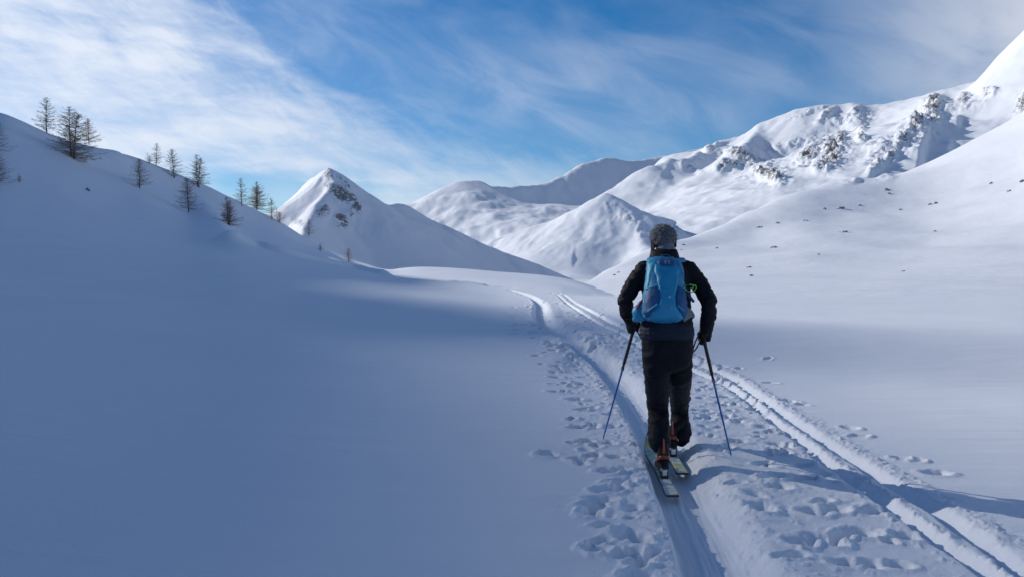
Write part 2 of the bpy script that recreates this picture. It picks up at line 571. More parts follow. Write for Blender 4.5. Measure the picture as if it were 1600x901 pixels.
def line_dist(X, Y, L, reach):
    """signed lateral distance (+ = right of travel) and arc length along polyline L, inf where farther than reach"""
    D = np.full(X.shape, 1e9); S = np.zeros(X.shape); A = np.zeros(X.shape)
    acc = 0.0
    for i in range(len(L) - 1):
        a, b = L[i], L[i+1]
        d = b - a; ln = np.hypot(*d)
        if ln < 1e-6: continue
        lo = np.minimum(a, b) - reach; hi = np.maximum(a, b) + reach
        m = (X > lo[0]) & (X < hi[0]) & (Y > lo[1]) & (Y < hi[1])
        if m.any():
            x, y = X[m] - a[0], Y[m] - a[1]
            t = np.clip((x * d[0] + y * d[1]) / ln**2, 0, 1)
            ex, ey = x - t * d[0], y - t * d[1]
            dd = np.hypot(ex, ey)
            sg = np.sign(d[1] * ex - d[0] * ey)
            old = D[m]; better = dd < old
            nd = np.where(better, dd, old)
            D[m] = nd
            S[m] = np.where(better, sg, S[m])
            A[m] = np.where(better, acc + t * ln, A[m])
        acc += ln
    return D * np.where(S == 0, 1, S), A


def _pits():
    rnd = random.Random(11)
    out = []
    def add(u, v, s, dep, e=1.0, a=None):
        g = ground_hit(u, v)
        out.append((g.x, g.y, s, dep, e, rnd.uniform(0, 3.14) if a is None else a))
    for (u, v) in [(950, 735), (957, 765), (925, 800), (947, 822), (985, 838), (1010, 870), (984, 902), (932, 858), (916, 690), (899, 624), (878, 577), (890, 560), (905, 600), (870, 590), (858, 535), (866, 548), (846, 568), (868, 573), (884, 600), (862, 600), (870, 612), (907, 640), (893, 655), (902, 668), (915, 702),
                   (905, 716), (965, 735), (970, 752), (938, 780), (928, 790), (1003, 850), (1000, 880), (940, 845), (855, 708), (992, 900),
                   (1155, 576), (1204, 599), (1232, 627), (1254, 632), (1328, 667), (1342, 680), (1225, 706), (1345, 833), (1305, 797),
                   (1250, 850), (1270, 800), (1195, 800), (1218, 760), (1410, 715), (1435, 718), (1462, 738), (1180, 775), (1150, 755),
                   (1298, 850), (1320, 880), (1365, 798), (1415, 840), (1205, 745), (1175, 640), (1160, 660), (1150, 690), (1172, 618), (1200, 560)]:
        d = ground_hit(u, v).y
        add(u, v, rnd.uniform(.07, .12), rnd.uniform(.06, .11), rnd.uniform(.65, 1.0))
    def band(v, a, b, n):
        for _ in range(int(n * 1.7)):
            k = 1.55 if v < 560 else 1.0
            add(rnd.uniform(a, b), v + rnd.uniform(-9, 9), k * rnd.uniform(.045, .10), k * rnd.uniform(.03, .075), rnd.uniform(.55, 1.0))
    for v, a, b, n in [(470, 800, 940, 10), (485, 800, 960, 14), (500, 785, 995, 20), (515, 800, 1010, 18), (530, 830, 1030, 14), (548, 835, 930, 9),
                       (565, 845, 950, 7), (585, 860, 960, 6), (605, 870, 970, 6), (640, 885, 990, 6), (665, 890, 985, 4), (690, 895, 1000, 4),
                       (715, 895, 980, 3), (760, 915, 990, 2), (800, 920, 990, 2), (870, 950, 1030, 3), (560, 1085, 1110, 3), (580, 1085, 1130, 6),
                       (600, 1085, 1160, 9), (625, 1085, 1190, 11), (650, 1085, 1220, 10), (675, 1090, 1250, 9), (700, 1110, 1280, 8),
                       (725, 1150, 1320, 3), (750, 1170, 1340, 2), (790, 1180, 1390, 2), (840, 1210, 1420, 2), (880, 1230, 1440, 2)]:
        band(v, a, b, n)
    return out


PITS = _pits()


def ground_detail(X, Y):
    """ruts, footprints, pole holes, kicked-up snow and a sun-catching mound"""
    Z = np.zeros(X.shape)
    rr = np.hypot(X, Y)
    fade = 1 - sstep(60, 110, rr)
    # gentle wind drift everywhere
    Z += 0.018 * fbm(X * 0.5 + 3, Y * 0.35, 3, 31) * fade * sstep(2, 8, rr)
    tm, am = line_dist(X, Y, MAIN, 2.2)
    ta, aa = line_dist(X, Y, RUT_A, 1.2)
    tb, ab = line_dist(X, Y, RUT_B, 1.2)
    # trampled snow around the main track
    left = sstep(-1.15, -0.35, tm + 0.28 * fbm(X * 1.2, Y * 0.8, 3, 3))
    right = 1 - sstep(0.9, 2.1, tm + 0.3 * fbm(X * 1.1 + 9, Y * 0.8, 3, 4))
    tram = np.where(np.abs(tm) < 2.2, left * right, 0) * fade
    lumps = fbm(X * 5.5, Y * 5.5, 4, 8, 0.55)
    clods = np.maximum(fbm(X * 13, Y * 13, 3, 23, 0.6) - 0.12, 0)
    patch = sstep(-0.25, 0.25, fbm(X * 0.8, Y * 0.6, 2, 14))
    far_more = 0.42 + 0.75 * sstep(6, 14, rr)
    Z += tram * (0.030 * lumps + 0.055 * clods + 0.030 * np.maximum(fbm(X * 2.3, Y * 2.3, 3, 19), 0)) * (0.35 + 0.65 * patch) * far_more
    # the skin track
    w = 0.165 + 0.015 * perlin(am * 1.3, am * 0, 41)
    tw = tm + 0.012 * perlin(am * 3.1, am * 0 + 4, 42)
    gro = np.where(tw < 0, 1 - sstep(w * 0.80, w * 1.22, -tw), 1 - sstep(w * 0.55, w * 2.3, tw))
    dep = 0.125 + 0.02 * sstep(9, 4, am)
    floor = 0.010 * np.exp(-(tw / 0.03)**2) + 0.010 * fbm(am * 0.9, tm * 30, 3, 46)
    rim = 0.016 * np.exp(-((np.abs(tw) - w * 1.5) / 0.07)**2) * (0.75 + 0.5 * fbm(X * 3.5, Y * 3.5, 3, 43)) + np.exp(-((np.abs(tw) - w * 1.45) / 0.09)**2) * (0.016 * lumps + 0.05 * clods)
    wide = 0.022 * np.exp(-((tw - 0.42) / 0.16)**2) * (0.8 + 0.6 * fbm(am * 1.5, tm * 3, 2, 44))
    near = np.abs(tm) < 2.0
    Z = np.where(near, Z * (1 - 0.85 * gro) - dep * gro + floor * gro + (rim + wide) * (1 - gro), Z)
    # the pair of downhill ruts
    for t, a_, sd in ((ta, aa, 50), (tb, ab, 60)):
        t2 = t - (0.035 if sd == 60 else 0.0) + 0.012 * perlin(a_ * 2.2, a_ * 0, sd)
        g = np.where(t2 < 0, 1 - sstep(0.025, 0.055, -t2), 1 - sstep(0.022, 0.105 if sd == 50 else 0.14, t2))
        rm = (0.010 * np.exp(-((t2 - 0.19) / 0.06)**2) if sd == 60 else 0.006 * np.exp(-((t2 + 0.10) / 0.05)**2) + 0.008 * np.exp(-((t2 - 0.10) / 0.04)**2))
        rm = rm * (0.8 + 0.7 * fbm(X * 3.0, Y * 3.0, 3, sd + 2)) + (np.exp(-((t2 - 0.19) / 0.10)**2) if sd == 60 else np.exp(-((t2 - 0.10) / 0.05)**2)) * (0.018 * fbm(X * 8, Y * 8, 3, sd + 5) + 0.05 * clods) + (0.03 * clods * np.exp(-((t2 + 0.10) / 0.06)**2) if sd == 50 else 0)
        nn = np.abs(t) < 1.0
        Z = np.where(nn, Z * (1 - 0.8 * g) - 0.070 * g + rm * (1 - g), Z)
    # footprints and pole holes
    for (px, py, s, dp, e, an) in PITS:
        rad = s * 2.6
        m = np.nonzero((np.abs(X - px) < rad) & (np.abs(Y - py) < rad))
        if len(m[0]) == 0: continue
        x, y = X[m] - px, Y[m] - py
        c, sn = math.cos(an), math.sin(an)
        q = np.hypot((x * c + y * sn), (-x * sn + y * c) / e) / s
        q = q + 0.16 * perlin(X[m] * 6, Y[m] * 6, 71) + 0.16 * perlin(X[m] * 19, Y[m] * 19, 72)
        on = 1 - 0.9 * np.exp(-(tm[m] / 0.2)**4)
        Z[m] += on * (-0.85 * 1.55 * dp * (1 - sstep(0.40, 1.0, q)) + 0.15 * dp * np.exp(-((q - 1.35) / 0.3)**2) * (1 + 1.2 * lumps[m]))
    # mound added beside the right ski to catch sun, for the lit gap between shadows
    c = ground_hit(1092, 728)
    Z += 0.055 * np.exp(-((X - c.x) / 0.085)**2 - ((Y - c.y) / 0.17)**2)
    return Z


def build_ground():
    a = np.concatenate([np.arange(-180, -60, 3.0), np.arange(-60, -59.4, 0.3), np.arange(-59.4, -57.0, 0.12), np.arange(-57.0, -33, 0.5), np.arange(-33, -2.0, 0.26),
                        np.arange(-2.0, 31.5, 0.070), np.arange(33, 60, 0.5), np.arange(60, 180, 3.0)])
    # distances: even steps down the picture close by, geometric farther out
    vv = np.concatenate([np.linspace(1130, 640, 400, endpoint=False), np.linspace(640, 462, 330)])
    r1 = 1.6 * F / (vv - 402.0)
    r1 = r1[r1 < 36]
    r2 = np.exp(np.linspace(math.log(r1[-1] * 1.012), math.log(620), 165))
    r2 = np.sort(np.concatenate([r2[(r2 < 482) | (r2 > 618)], np.arange(484, 617, 3.0)]))      # fine steps across the ridge crest on the left
    r3 = np.exp(np.linspace(math.log(700), math.log(9000), 10))
    r = np.concatenate([[0.6, 1.0, 1.5, 2.0, 2.4, 2.7], r1, r2, r3])
    AZ, RR = np.meshgrid(np.radians(a), r)
    X, Y = np.sin(AZ) * RR, np.cos(AZ) * RR
    Z = H0(X, Y) + ground_detail(X, Y)
    # ledge of broken snow at the far lip, seen left of the track
    c = ground_hit(732, 443)
    Z += 0.9 * np.maximum(fbm(X * 0.35, Y * 0.2, 3, 77), 0) * np.exp(-((X - c.x) / 5.0)**2 - ((Y - c.y) / 5.0)**2)
    for pix, hh, sg in (([(355, 374), (400, 386), (440, 396), (500, 408.5), (560, 420), (600, 429)], .95, 1.3), ([(12, 214), (60, 231), (130, 245), (190, 244)], .8, 2.2), ([(95, 246), (150, 255), (198, 264)], .7, 1.8)):
        L = px_line(pix, 8)
        t, _a = line_dist(X, Y, L, 9.0)
        m_ = np.abs(t) < 9
        Z = np.where(m_, Z + hh * np.exp(-(t / sg)**2), Z)
    # unseen snow knob added on the left ridge to cast the shadow band
    Z += 12.5 * np.exp(-((X + 450) / 16.0)**2 - ((Y - 276.8) / 3.3)**2)
    big = np.hypot(X, Y)
    Z += 0.5 * fbm(X * 0.02, Y * 0.02, 3, 91) * sstep(60, 140, big) * (1 - sstep(600, 900, big))
    V = np.stack([X, Y, Z], -1).reshape(-1, 3)
    me = grid_mesh('snow_ground', V, len(r), len(a), wrap=True)
    o = link_mesh('snow_ground', me, mat_near_snow())
    tag(o, 'wide snow field with ski tracks and footprints, rising into the shaded hillside', None, None, 'structure')
    return o


build_ground()


# ------------------------------------------------------------------ mountains
def az_grid(u0, u1, step_px):
    us = np.arange(u0, u1, step_px)
    return np.arctan((us - 800.0) / F)


def rock_attr(me, rock):
    at = me.attributes.new('rock', 'FLOAT', 'POINT')
    at.data.foreach_set('value', np.ascontiguousarray(rock, dtype=np.float32).ravel())


def mask_px(X, Y, Z, blobs):
    """0..1 mask of rock outcrops; each blob is (u, v, half width, half height, strength, tilt degrees)"""
    Ys = np.maximum(Y, 1.0)
    U = 800 + F * X / Ys; V = VH - F * (Z - CZ) / Ys
    m = np.zeros(X.shape)
    for (u, v, a, b, s, t) in blobs:
        c, sn = math.cos(R(t)), math.sin(R(t))
        du, dv = U - u, V - v
        p = (du * c + dv * sn) / a; q = (-du * sn + dv * c) / b
        m = np.maximum(m, s * np.exp(-(p * p + q * q) ** 1.5 * 0.7))
    return m


def seg_height(X, Y, pts, slope, rnd, endk=1.0):
    """height of a ridge polyline falling away on both sides; slope = (left, right) of travel"""
    best = np.full(X.shape, -1e9)
    for si, (a, b) in enumerate(zip(pts[:-1], pts[1:])):
        dx, dy = b[0] - a[0], b[1] - a[1]
        L2 = dx * dx + dy * dy
        if L2 < 1e-9: continue
        t = ((X - a[0]) * dx + (Y - a[1]) * dy) / L2
        over = ((t < 0) & (si == 0)) | ((t > 1) & (si == len(pts) - 2))
        t = np.clip(t, 0, 1)
        ex, ey = X - a[0] - t * dx, Y - a[1] - t * dy
        d = np.hypot(ex, ey)
        side = (dy * ex - dx * ey) > 0
        sl = np.where(side, slope[1], slope[0])
        sl = np.where(over, sl * endk, sl)
        dd = np.sqrt(d * d + rnd * rnd) - rnd
        if len(slope) > 2:          # a shelf: gentle up to a given width, then dropping away
            dd2 = sl * np.minimum(dd, slope[2]) + 1.0 * np.maximum(dd - slope[2], 0)
            dd2 = np.where(over, 1.2 * dd, dd2)
        else:
            dd2 = sl * dd
        h = a[2] + t * (b[2] - a[2]) - dd2
        best = np.maximum(best, h)
    return best


def skel(X, Y, ridges, tau, floor, endk=1.0):
    hs = [np.full(X.shape, floor)]
    for (px, slope, rnd) in ridges:
        hs.append(seg_height(X, Y, [P(*p) for p in px], slope, rnd, endk))
    H = np.stack(hs)
    mx = H.max(0)
    return mx + tau * np.log(np.exp((H - mx) / tau).sum(0))


def finish_mountain(name, label, X, Y, Z, rock, mat):
    V = np.stack([X, Y, Z], -1).reshape(-1, 3)
    me = grid_mesh(name, V, X.shape[0], X.shape[1])
    rock_attr(me, rock)
    o = link_mesh(name, me, mat)
    return tag(o, label, None, None, 'structure')


def polar_xy(u0, u1, du, rs):
    A, RR = np.meshgrid(az_grid(u0, u1, du), rs)
    return np.sin(A) * RR, np.cos(A) * RR


# --- pyramid peak on the left
def build_peak():
    X, Y = polar_xy(330, 960, 1.6, np.linspace(520, 1560, 290))
    rd = [
        ([(330, 392, 1500), (400, 352, 1370), (440, 323, 1270), (478, 287, 1170), (500, 270, 1115), (513, 264, 1098)], (.9, 1.4), 2),
        ([(513, 264, 1098), (521, 267, 1100), (545, 291, 1120), (572, 313, 1150), (600, 317, 1210), (628, 318, 1260), (645, 327, 1290),
          (690, 349, 1300), (740, 374, 1310), (790, 394, 1320), (840, 412, 1330), (900, 438, 1340)], (.75, .68), 3),
        ([(513, 265, 1098), (523, 285, 1062), (511, 300, 1030), (495, 318, 985), (482, 345, 930), (470, 370, 850), (462, 395, 760)], (.85, .95), 3),
    ]
    Z = skel(X, Y, rd, 1.8, -6.0, 2.2)
    Z = gsmooth(gsmooth(Z, 0.7, 0), 0.7, 1)
    rk = mask_px(X, Y, Z, [(514, 276, 9, 8, .62, 0), (538, 308, 26, 11, .80, 38), (556, 325, 14, 9, .62, 55), (512, 292, 9, 6, .55, 20), (505, 332, 13, 16, .58, 55),
                           (534, 345, 16, 12, .60, 40), (462, 351, 12, 5, .55, 20), (500, 280, 16, 3, .45, -50), (548, 335, 8, 10, .5, 0), (540, 290, 20, 3, .5, 42)])
    Z += rk * (7 * ridged(X / 26, Y / 45, 4, 101)) + 4.2 * fbm(X / 55, Y / 70, 5, 103) * sstep(5, 60, Z)
    rk = rk * (0.75 + 0.6 * ridged((X - Y * .4) / 9, (Z + X * .5) / 22, 3, 104))
    rk = np.minimum(rk * 1.25, .9)
    finish_mountain('pyramid_peak', 'pointed snowy peak with grey rock bands on its shaded face', X, Y, Z, rk, mat_mountain('peak_snow', (0.21, 0.20, 0.19), 1.7))


# --- long far ridge in the middle
def build_far_ridge():
    X, Y = polar_xy(548, 1240, 2.2, np.linspace(1450, 5900, 320))
    rr = np.hypot(X, Y)
    # rolling upland below the crest
    dk = np.array([1300, 1500, 2000, 2600, 3100, 3450, 3700, 7000.])
    zk = np.array([CZ + (VH - v) / F * d for d, v in zip(dk[:-2], (452, 440, 408, 366, 334, 320))] + [288, 280])
    base = np.interp(Y, dk, zk)
    base = gsmooth(base, 10, 0)
    roll = 34 * fbm(X / 210, Y / 480, 3, 201) + 58 * fbm(X / 400 + 4.6, Y / 900 + .7, 2, 215)
    base = base + roll * sstep(1450, 1900, Y) * (1 - sstep(3000, 3500, Y))
    rd = [([(540, 385, 2950), (600, 347, 3080), (640, 323, 3180), (680, 303, 3290), (700, 294, 3340), (722, 287, 3400), (745, 285, 3450)], (.7, .40), 40),
          ([(722, 287, 3400), (745, 285, 3450), (770, 291, 3560), (800, 292, 3650), (840, 288, 3800), (862, 284, 3900), (880, 274, 3980), (897, 265, 4050), (915, 254, 4130), (940, 248, 4240), (960, 247, 4330),
            (985, 252, 4450), (1010, 249, 4540), (1060, 240, 4660), (1100, 231, 4800), (1150, 213, 4950), (1260, 190, 5200)], (.7, .74), 18),
          ([(722, 287, 3400), (735, 305, 3200), (752, 322, 2980), (770, 345, 2650)], (.36, .5), 60),
          ([(860, 318, 3450), (850, 330, 3050), (835, 350, 2700), (815, 380, 2250)], (.30, .42), 60)]
    hs = [base] + [seg_height(X, Y, [P(*p) for p in px], sl, rn, 1.6) for px, sl, rn in rd]
    H = np.stack(hs); mx = H.max(0); tau = 9.0
    Z = mx + tau * np.log(np.exp((H - mx) / tau).sum(0))
    Z = gsmooth(gsmooth(Z, .9, 0), .9, 1)
    Z += (34 * fbm(X / 240, Y / 330, 3, 221) + 9 * fbm(X / 80, Y / 120, 3, 223)) * sstep(1500, 1900, Y) * (1 - sstep(3150, 3350, Y))
    up = sstep(3200, 3600, rr)
    Z += up * (8 * fbm(X / 160, Y / 160, 4, 203) + 9 * fbm(X / 95, Y / 420, 4, 207))
    rk = mask_px(X, Y, Z, [(905, 260, 10, 4, .5, -35), (700, 337, 12, 4, .36, 0), (1010, 250, 20, 3, .40, 0), (652, 320, 9, 2, .45, 0), (950, 249, 40, 2, .36, 0)])
    finish_mountain('far_ridge', 'long far snowy ridge with a blue shaded band under its crest', X, Y, Z, rk, mat_mountain('far_snow', (0.22, 0.205, 0.19), 0.9))


# --- lit spur in front of it
def build_spur():
    X, Y = polar_xy(770, 1180, 1.5, np.linspace(1250, 2500, 260))
    rd = [
        ([(760, 470, 2000), (815, 398, 2000), (835, 380, 1985), (868, 357, 1965), (905, 335, 1945), (935, 317, 1930), (948, 311, 1925)], (.55, .55), 14),
        ([(948, 311, 1925), (962, 320, 1890), (982, 340, 1830), (998, 362, 1750), (1008, 385, 1650), (1012, 415, 1540), (1010, 450, 1400)], (.52, .80), 12),
        ([(948, 311, 1925), (975, 321, 1960), (1005, 331, 2010), (1050, 345, 2080), (1085, 354, 2140), (1112, 361, 2200), (1190, 400, 2300)], (.6, .6), 10),
        ([(905, 335, 1945), (900, 380, 1760), (895, 430, 1560)], (.5, .45), 60),
    ]
    Z = skel(X, Y, rd, 8.0, -10.0)
    Z = gsmooth(gsmooth(Z, 1.2, 0), 1.2, 1)
    Z += (9 * fbm(X / 120, Y / 150, 4, 301) + 3.5 * ridged((X * .9 - Y * .3) / 110, (Y * .9 + X * .3) / 330, 3, 305)) * sstep(0, 60, Z)
    rk = mask_px(X, Y, Z, [(953, 322, 8, 7, .52, 30), (984, 342, 9, 9, .55, 40), (1000, 362, 6, 12, .52, 0), (962, 340, 5, 12, .42, 60), (975, 330, 12, 3, .4, 30)])
    Z += rk * 9 * ridged(X / 28, Y / 40, 3, 303)
    finish_mountain('snow_spur', 'sunlit snowy spur with a rocky rib, left of the walker in the middle distance', X, Y, Z, rk, mat_mountain('spur_snow', (0.16, 0.14, 0.125), 1.4))


# --- high rocky massif on the right
def build_massif():
    X, Y = polar_xy(880, 2100, 2.4, np.linspace(1650, 3700, 330))
    rd = [
        ([(1040, 247, 2650), (1080, 238, 2600), (1130, 221, 2560), (1165, 210, 2540), (1190, 196, 2520), (1215, 185, 2500), (1240, 176, 2480), (1262, 170, 2460), (1283, 166, 2450), (1330, 165, 2420),
          (1378, 168, 2380), (1420, 159, 2330), (1470, 147, 2270), (1530, 129, 2200), (1548, 119, 2185)], (.75, .72), 12),
        ([(1505, 141, 2215), (1508, 160, 2080), (1503, 190, 1940), (1492, 222, 1800), (1475, 252, 1660)], (.5, .25, 110), 20),
        ([(1540, 125, 2180), (1550, 160, 2020), (1552, 195, 1880), (1540, 225, 1740)], (.3, .3, 110), 20),
        ([(1548, 119, 2185), (1562, 110, 2168), (1583, 84, 2140), (1603, 57, 2115), (1640, 15, 2075), (1700, -40, 2014), (1850, -120, 1900), (2100, -180, 1800)], (1.3, 1.1), 10),
        ([(1130, 221, 2560), (1100, 240, 2400), (1075, 251, 2290), (1052, 253, 2230), (1020, 263, 2190), (985, 287, 2160), (950, 311, 2130), (920, 340, 2100)], (.62, .62), 12),
        ([(1052, 253, 2240), (1066, 285, 2230), (1085, 315, 2220), (1105, 345, 2200)], (.5, .62), 45),
        ([(1190, 196, 2520), (1170, 225, 2330), (1150, 240, 2180), (1172, 262, 2060), (1205, 275, 1980), (1222, 292, 1900), (1215, 320, 1760), (1190, 350, 1600)], (.62, .72), 10),
        ([(1150, 240, 2180), (1130, 262, 2080), (1110, 290, 1960), (1100, 330, 1800)], (.55, .6), 30),
        ([(1330, 165, 2420), (1345, 205, 2230), (1318, 213, 2120), (1310, 235, 2000), (1295, 255, 1900), (1290, 285, 1760), (1270, 310, 1600)], (.66, .72), 9),
        ([(1318, 213, 2120), (1280, 225, 2060), (1245, 240, 2000), (1240, 262, 1920)], (.7, .8), 9),
        ([(1470, 147, 2270), (1462, 170, 2050), (1440, 192, 1900), (1415, 215, 1790), (1395, 245, 1680), (1370, 270, 1560)], (.62, .36), 14),
    ]
    KM = 1.3        # farther back along the same bearings, so the spur in front stays clear of it
    rd = [([(u, v, d * KM) for u, v, d in p], s_, r_) for p, s_, r_ in rd]
    Z = skel(X, Y, rd, 9.0, -20.0, 1.5)
    Z = gsmooth(gsmooth(Z, 1.0, 0), 1.0, 1)
    Z += (10 * fbm(X / 150, Y / 180, 4, 401) + 14 * ridged((X * .8 + Y * .6) / 210, (Y * .8 - X * .6) / 420, 3, 409)) * sstep(0, 60, Z)
    rk = mask_px(X, Y, Z, [(1160, 247, 34, 10, .55, 18), (1198, 278, 22, 8, .78, 18), (1130, 262, 16, 9, .55, -25), (1148, 262, 14, 6, .5, 20), (1218, 282, 9, 12, .5, 60),
                           (1262, 248, 22, 10, .62, -22), (1300, 242, 15, 20, .72, 0), (1312, 222, 9, 12, .62, 0), (1285, 262, 16, 12, .55, 0), (1345, 218, 8, 6, .5, 0), (1345, 205, 10, 3, .5, 0),
                           (1455, 170, 22, 14, .66, -50), (1432, 195, 18, 14, .62, -55), (1410, 222, 18, 12, .55, -55), (1462, 190, 12, 14, .5, -60), (1395, 245, 16, 8, .5, -50), (1600, 165, 12, 22, .60, 20), (1370, 262, 14, 6, .46, -30), (1545, 146, 14, 6, .45, -10),
                           (1505, 158, 12, 8, .5, -30), (1543, 148, 12, 6, .5, -10), (1290, 182, 18, 6, .46, -40), (1335, 178, 14, 8, .46, -40), (1112, 232, 20, 3, .5, -22), (1230, 230, 30, 8, .36, -15), (1180, 262, 50, 22, .33, 15), (1290, 235, 40, 30, .35, -10), (1375, 235, 30, 16, .33, -30), (1440, 200, 40, 26, .35, -50), (1500, 170, 40, 12, .34, -15), (1330, 190, 40, 12, .32, -10), (1075, 262, 18, 5, .42, 20), (1260, 178, 30, 2, .4, -20)])
    Z += np.minimum(rk * 1.5, 1) * (26 * ridged(X / 50, Y / 78, 4, 403) + 20 * np.abs(fbm(X / 20, Y / 29, 3, 405)) + 8 * perlin(X / 9, Y / 12, 407))
    rk = np.minimum(rk * 1.35, .9) * (0.62 + 0.62 * ridged((X + Y * .3) / 15, (Z * 1.6 + X * .3) / 20, 3, 404))
    finish_mountain('rocky_massif', 'high snowy massif with brown rock crags below its crest', X, Y, Z, rk, mat_mountain('massif_snow', (0.25, 0.23, 0.21), 1.0))


# --- broad lit slope on the right
def _slope_rows():
    crest = [(820, 280, 449), (860, 300, 446), (900, 400, 437), (950, 500, 419), (1000, 600, 397), (1060, 700, 373), (1110, 780, 357), (1180, 900, 327), (1250, 980, 298), (1300, 1040, 286), (1350, 1080, 281),
             (1400, 1110, 277), (1450, 1140, 264), (1500, 1170, 240), (1550, 1190, 212), (1600, 1200, 182), (1700, 1200, 110), (2000, 1200, -60), (3000, 1250, -300), (4500, 1350, -500)]
    rows = []
    for u, rc, vc in crest:
        k = np.clip((u - 860) / 140.0, 0, 1)
        r1 = 150 - 60 * k
        r2 = 210 - 40 * k
        r3 = min(300, rc * .75)
        v3 = 430 + (1 - k) * 16
        v3 = max(v3, vc + 6) if u < 1060 else 430 - 5 * np.clip((u - 1080) / 520, 0, 1.3)
        ks = [(60, -2.0), (r1, zv(u, r1, 468 - (1 - k) * 12)), (r2, zv(u, r2, 0.5 * (v3 + 462))), (r3, zv(u, r3, v3))]
        for t, g in ((.12, .09), (.34, .29), (.66, .63)):
            r = r3 + (rc - r3) * t
            ks.append((r, zv(u, r, v3 - (v3 - vc) * g)))
        ks.append((rc, zv(u, rc, vc)))
        ks.append((rc * 1.08, zv(u, rc, vc) * 0.97 - 4))
        ks.append((rc * 1.6, zv(u, rc, vc) * 0.55 - 12))
        rows.append((az_of(u), ks))
    return rows


SLOPE0 = PolarField(_slope_rows(), az_of(830), az_of(4400), 900, 62, 2700, 500, 0.55, lin=True)


def slope_height(X, Y):
    Z = SLOPE0(X, Y)
    rr = np.hypot(X, Y)
    g = sstep(120, 500, rr)
    amp = 1 - sstep(1300, 1700, rr) * 0.4
    Z = Z + g * amp * (8 * fbm(X / 210, Y / 260, 3, 501) + 9 * fbm((X * .55 + Y * .83) / 120, (X * .83 - Y * .55) / 420, 3, 509) * sstep(350, 900, rr) + 0.9 * fbm(X / 48, Y / 60, 3, 503)) + (1 - g) * 0.5 * fbm(X / 35, Y / 28, 3, 507) * sstep(80, 140, rr)
    return Z


def build_slope():
    rs = np.concatenate([np.exp(np.linspace(math.log(85), math.log(600), 110)), np.linspace(606, 1700, 150)])
    us = np.concatenate([np.arange(840, 1680, 2.3), np.arange(1680, 4200, 18)])
    A, RR = np.meshgrid(np.arctan((us - 800.0) / F), rs)
    X, Y = np.sin(A) * RR, np.cos(A) * RR
    Z = slope_height(X, Y)
    rk = mask_px(X, Y, Z, [(1385, 279, 14, 4, .44, -10), (1330, 284, 14, 4, .44, -10)])
    Z += rk * 12 * ridged(X / 30, Y / 44, 3, 505)
    finish_mountain('snow_slope', 'broad sunlit snow slope rising to the right, dotted with small rocks', X, Y, Z, rk, mat_mountain('slope_snow', (0.23, 0.22, 0.205), 1.3))


build_peak()
build_far_ridge()
build_spur()
build_massif()
build_slope()


# ------------------------------------------------------------------ shape helpers
def frame_of(t, ref):
    t = t.normalized()
    a = ref - t * ref.dot(t)
    if a.length < 1e-5:
        a = Vector((0, 1, 0)) - t * t.y
    a.normalize()
    return a, t.cross(a).normalized()


def tube(bm, pts, rx, ry=None, ref=Vector((1, 0, 0)), n=12, round_ends=True, power=2.0):
    """loft through points; rx along ref, ry across it"""
    pts = [Vector(p) for p in pts]
    k = len(pts)
    rx = [rx] * k if not hasattr(rx, '__len__') else list(rx)
    ry = rx if ry is None else ([ry] * k if not hasattr(ry, '__len__') else list(ry))
    tans = []
    for i in range(k):
        a = pts[max(i - 1, 0)]; b = pts[min(i + 1, k - 1)]
        tans.append((b - a).normalized())
    stations = []
    def st(p, t, x, y): stations.append((p, t, x, y))
    if round_ends:
        r0 = min(rx[0], ry[0])
        for q in (80, 50, 22):
            st(pts[0] - tans[0] * r0 * math.sin(R(q)), tans[0], rx[0] * math.cos(R(q)), ry[0] * math.cos(R(q)))
    for i in range(k): st(pts[i], tans[i], rx[i], ry[i])
    if round_ends:
        r1 = min(rx[-1], ry[-1])
        for q in (22, 50, 80):
            st(pts[-1] + tans[-1] * r1 * math.sin(R(q)), tans[-1], rx[-1] * math.cos(R(q)), ry[-1] * math.cos(R(q)))
    rings = []
    for (p, t, x, y) in stations:
        a, b = frame_of(t, ref)
        ring = []
        for j in range(n):
            w = 2 * math.pi * j / n
            c, s = math.cos(w), math.sin(w)
            e = 2.0 / power
            c = math.copysign(abs(c) ** e, c); s = math.copysign(abs(s) ** e, s)
            ring.append(bm.verts.new(p + a * (x * c) + b * (y * s)))
        rings.append(ring)
    for r0, r1 in zip(rings[:-1], rings[1:]):
        for j in range(n):
            bm.faces.new((r0[j], r0[(j + 1) % n], r1[(j + 1) % n], r1[j]))
    bm.faces.new(rings[0][::-1]); bm.faces.new(rings[-1])


def ball(bm, c, rx, ry, rz, rot=None, sub=2):
    g = bmesh.ops.create_icosphere(bm, subdivisions=sub, radius=1.0)
    M = Matrix.Translation(Vector(c)) @ (rot.to_4x4() if rot else Matrix.Identity(4)) @ Matrix.Diagonal((rx, ry, rz, 1))
    bmesh.ops.transform(bm, matrix=M, verts=g['verts'])


def box(bm, c, sx, sy, sz, rot=None, bev=0.0):
    g = bmesh.ops.create_cube(bm, size=1.0)
    vs = g['verts']
    M = Matrix.Translation(Vector(c)) @ (rot.to_4x4() if rot else Matrix.Identity(4)) @ Matrix.Diagonal((sx, sy, sz, 1))
    bmesh.ops.transform(bm, matrix=M, verts=vs)
    if bev:
        es = list({e for v in vs for e in v.link_edges})
        bmesh.ops.bevel(bm, geom=es, offset=bev, segments=2, affect='EDGES', profile=0.7)


def bm_mesh(bm, name, smo=True):
    bmesh.ops.recalc_face_normals(bm, faces=bm.faces[:])
    me = bpy.data.meshes.new(name)
    bm.to_mesh(me); bm.free()
    if smo: smooth(me)
    return me


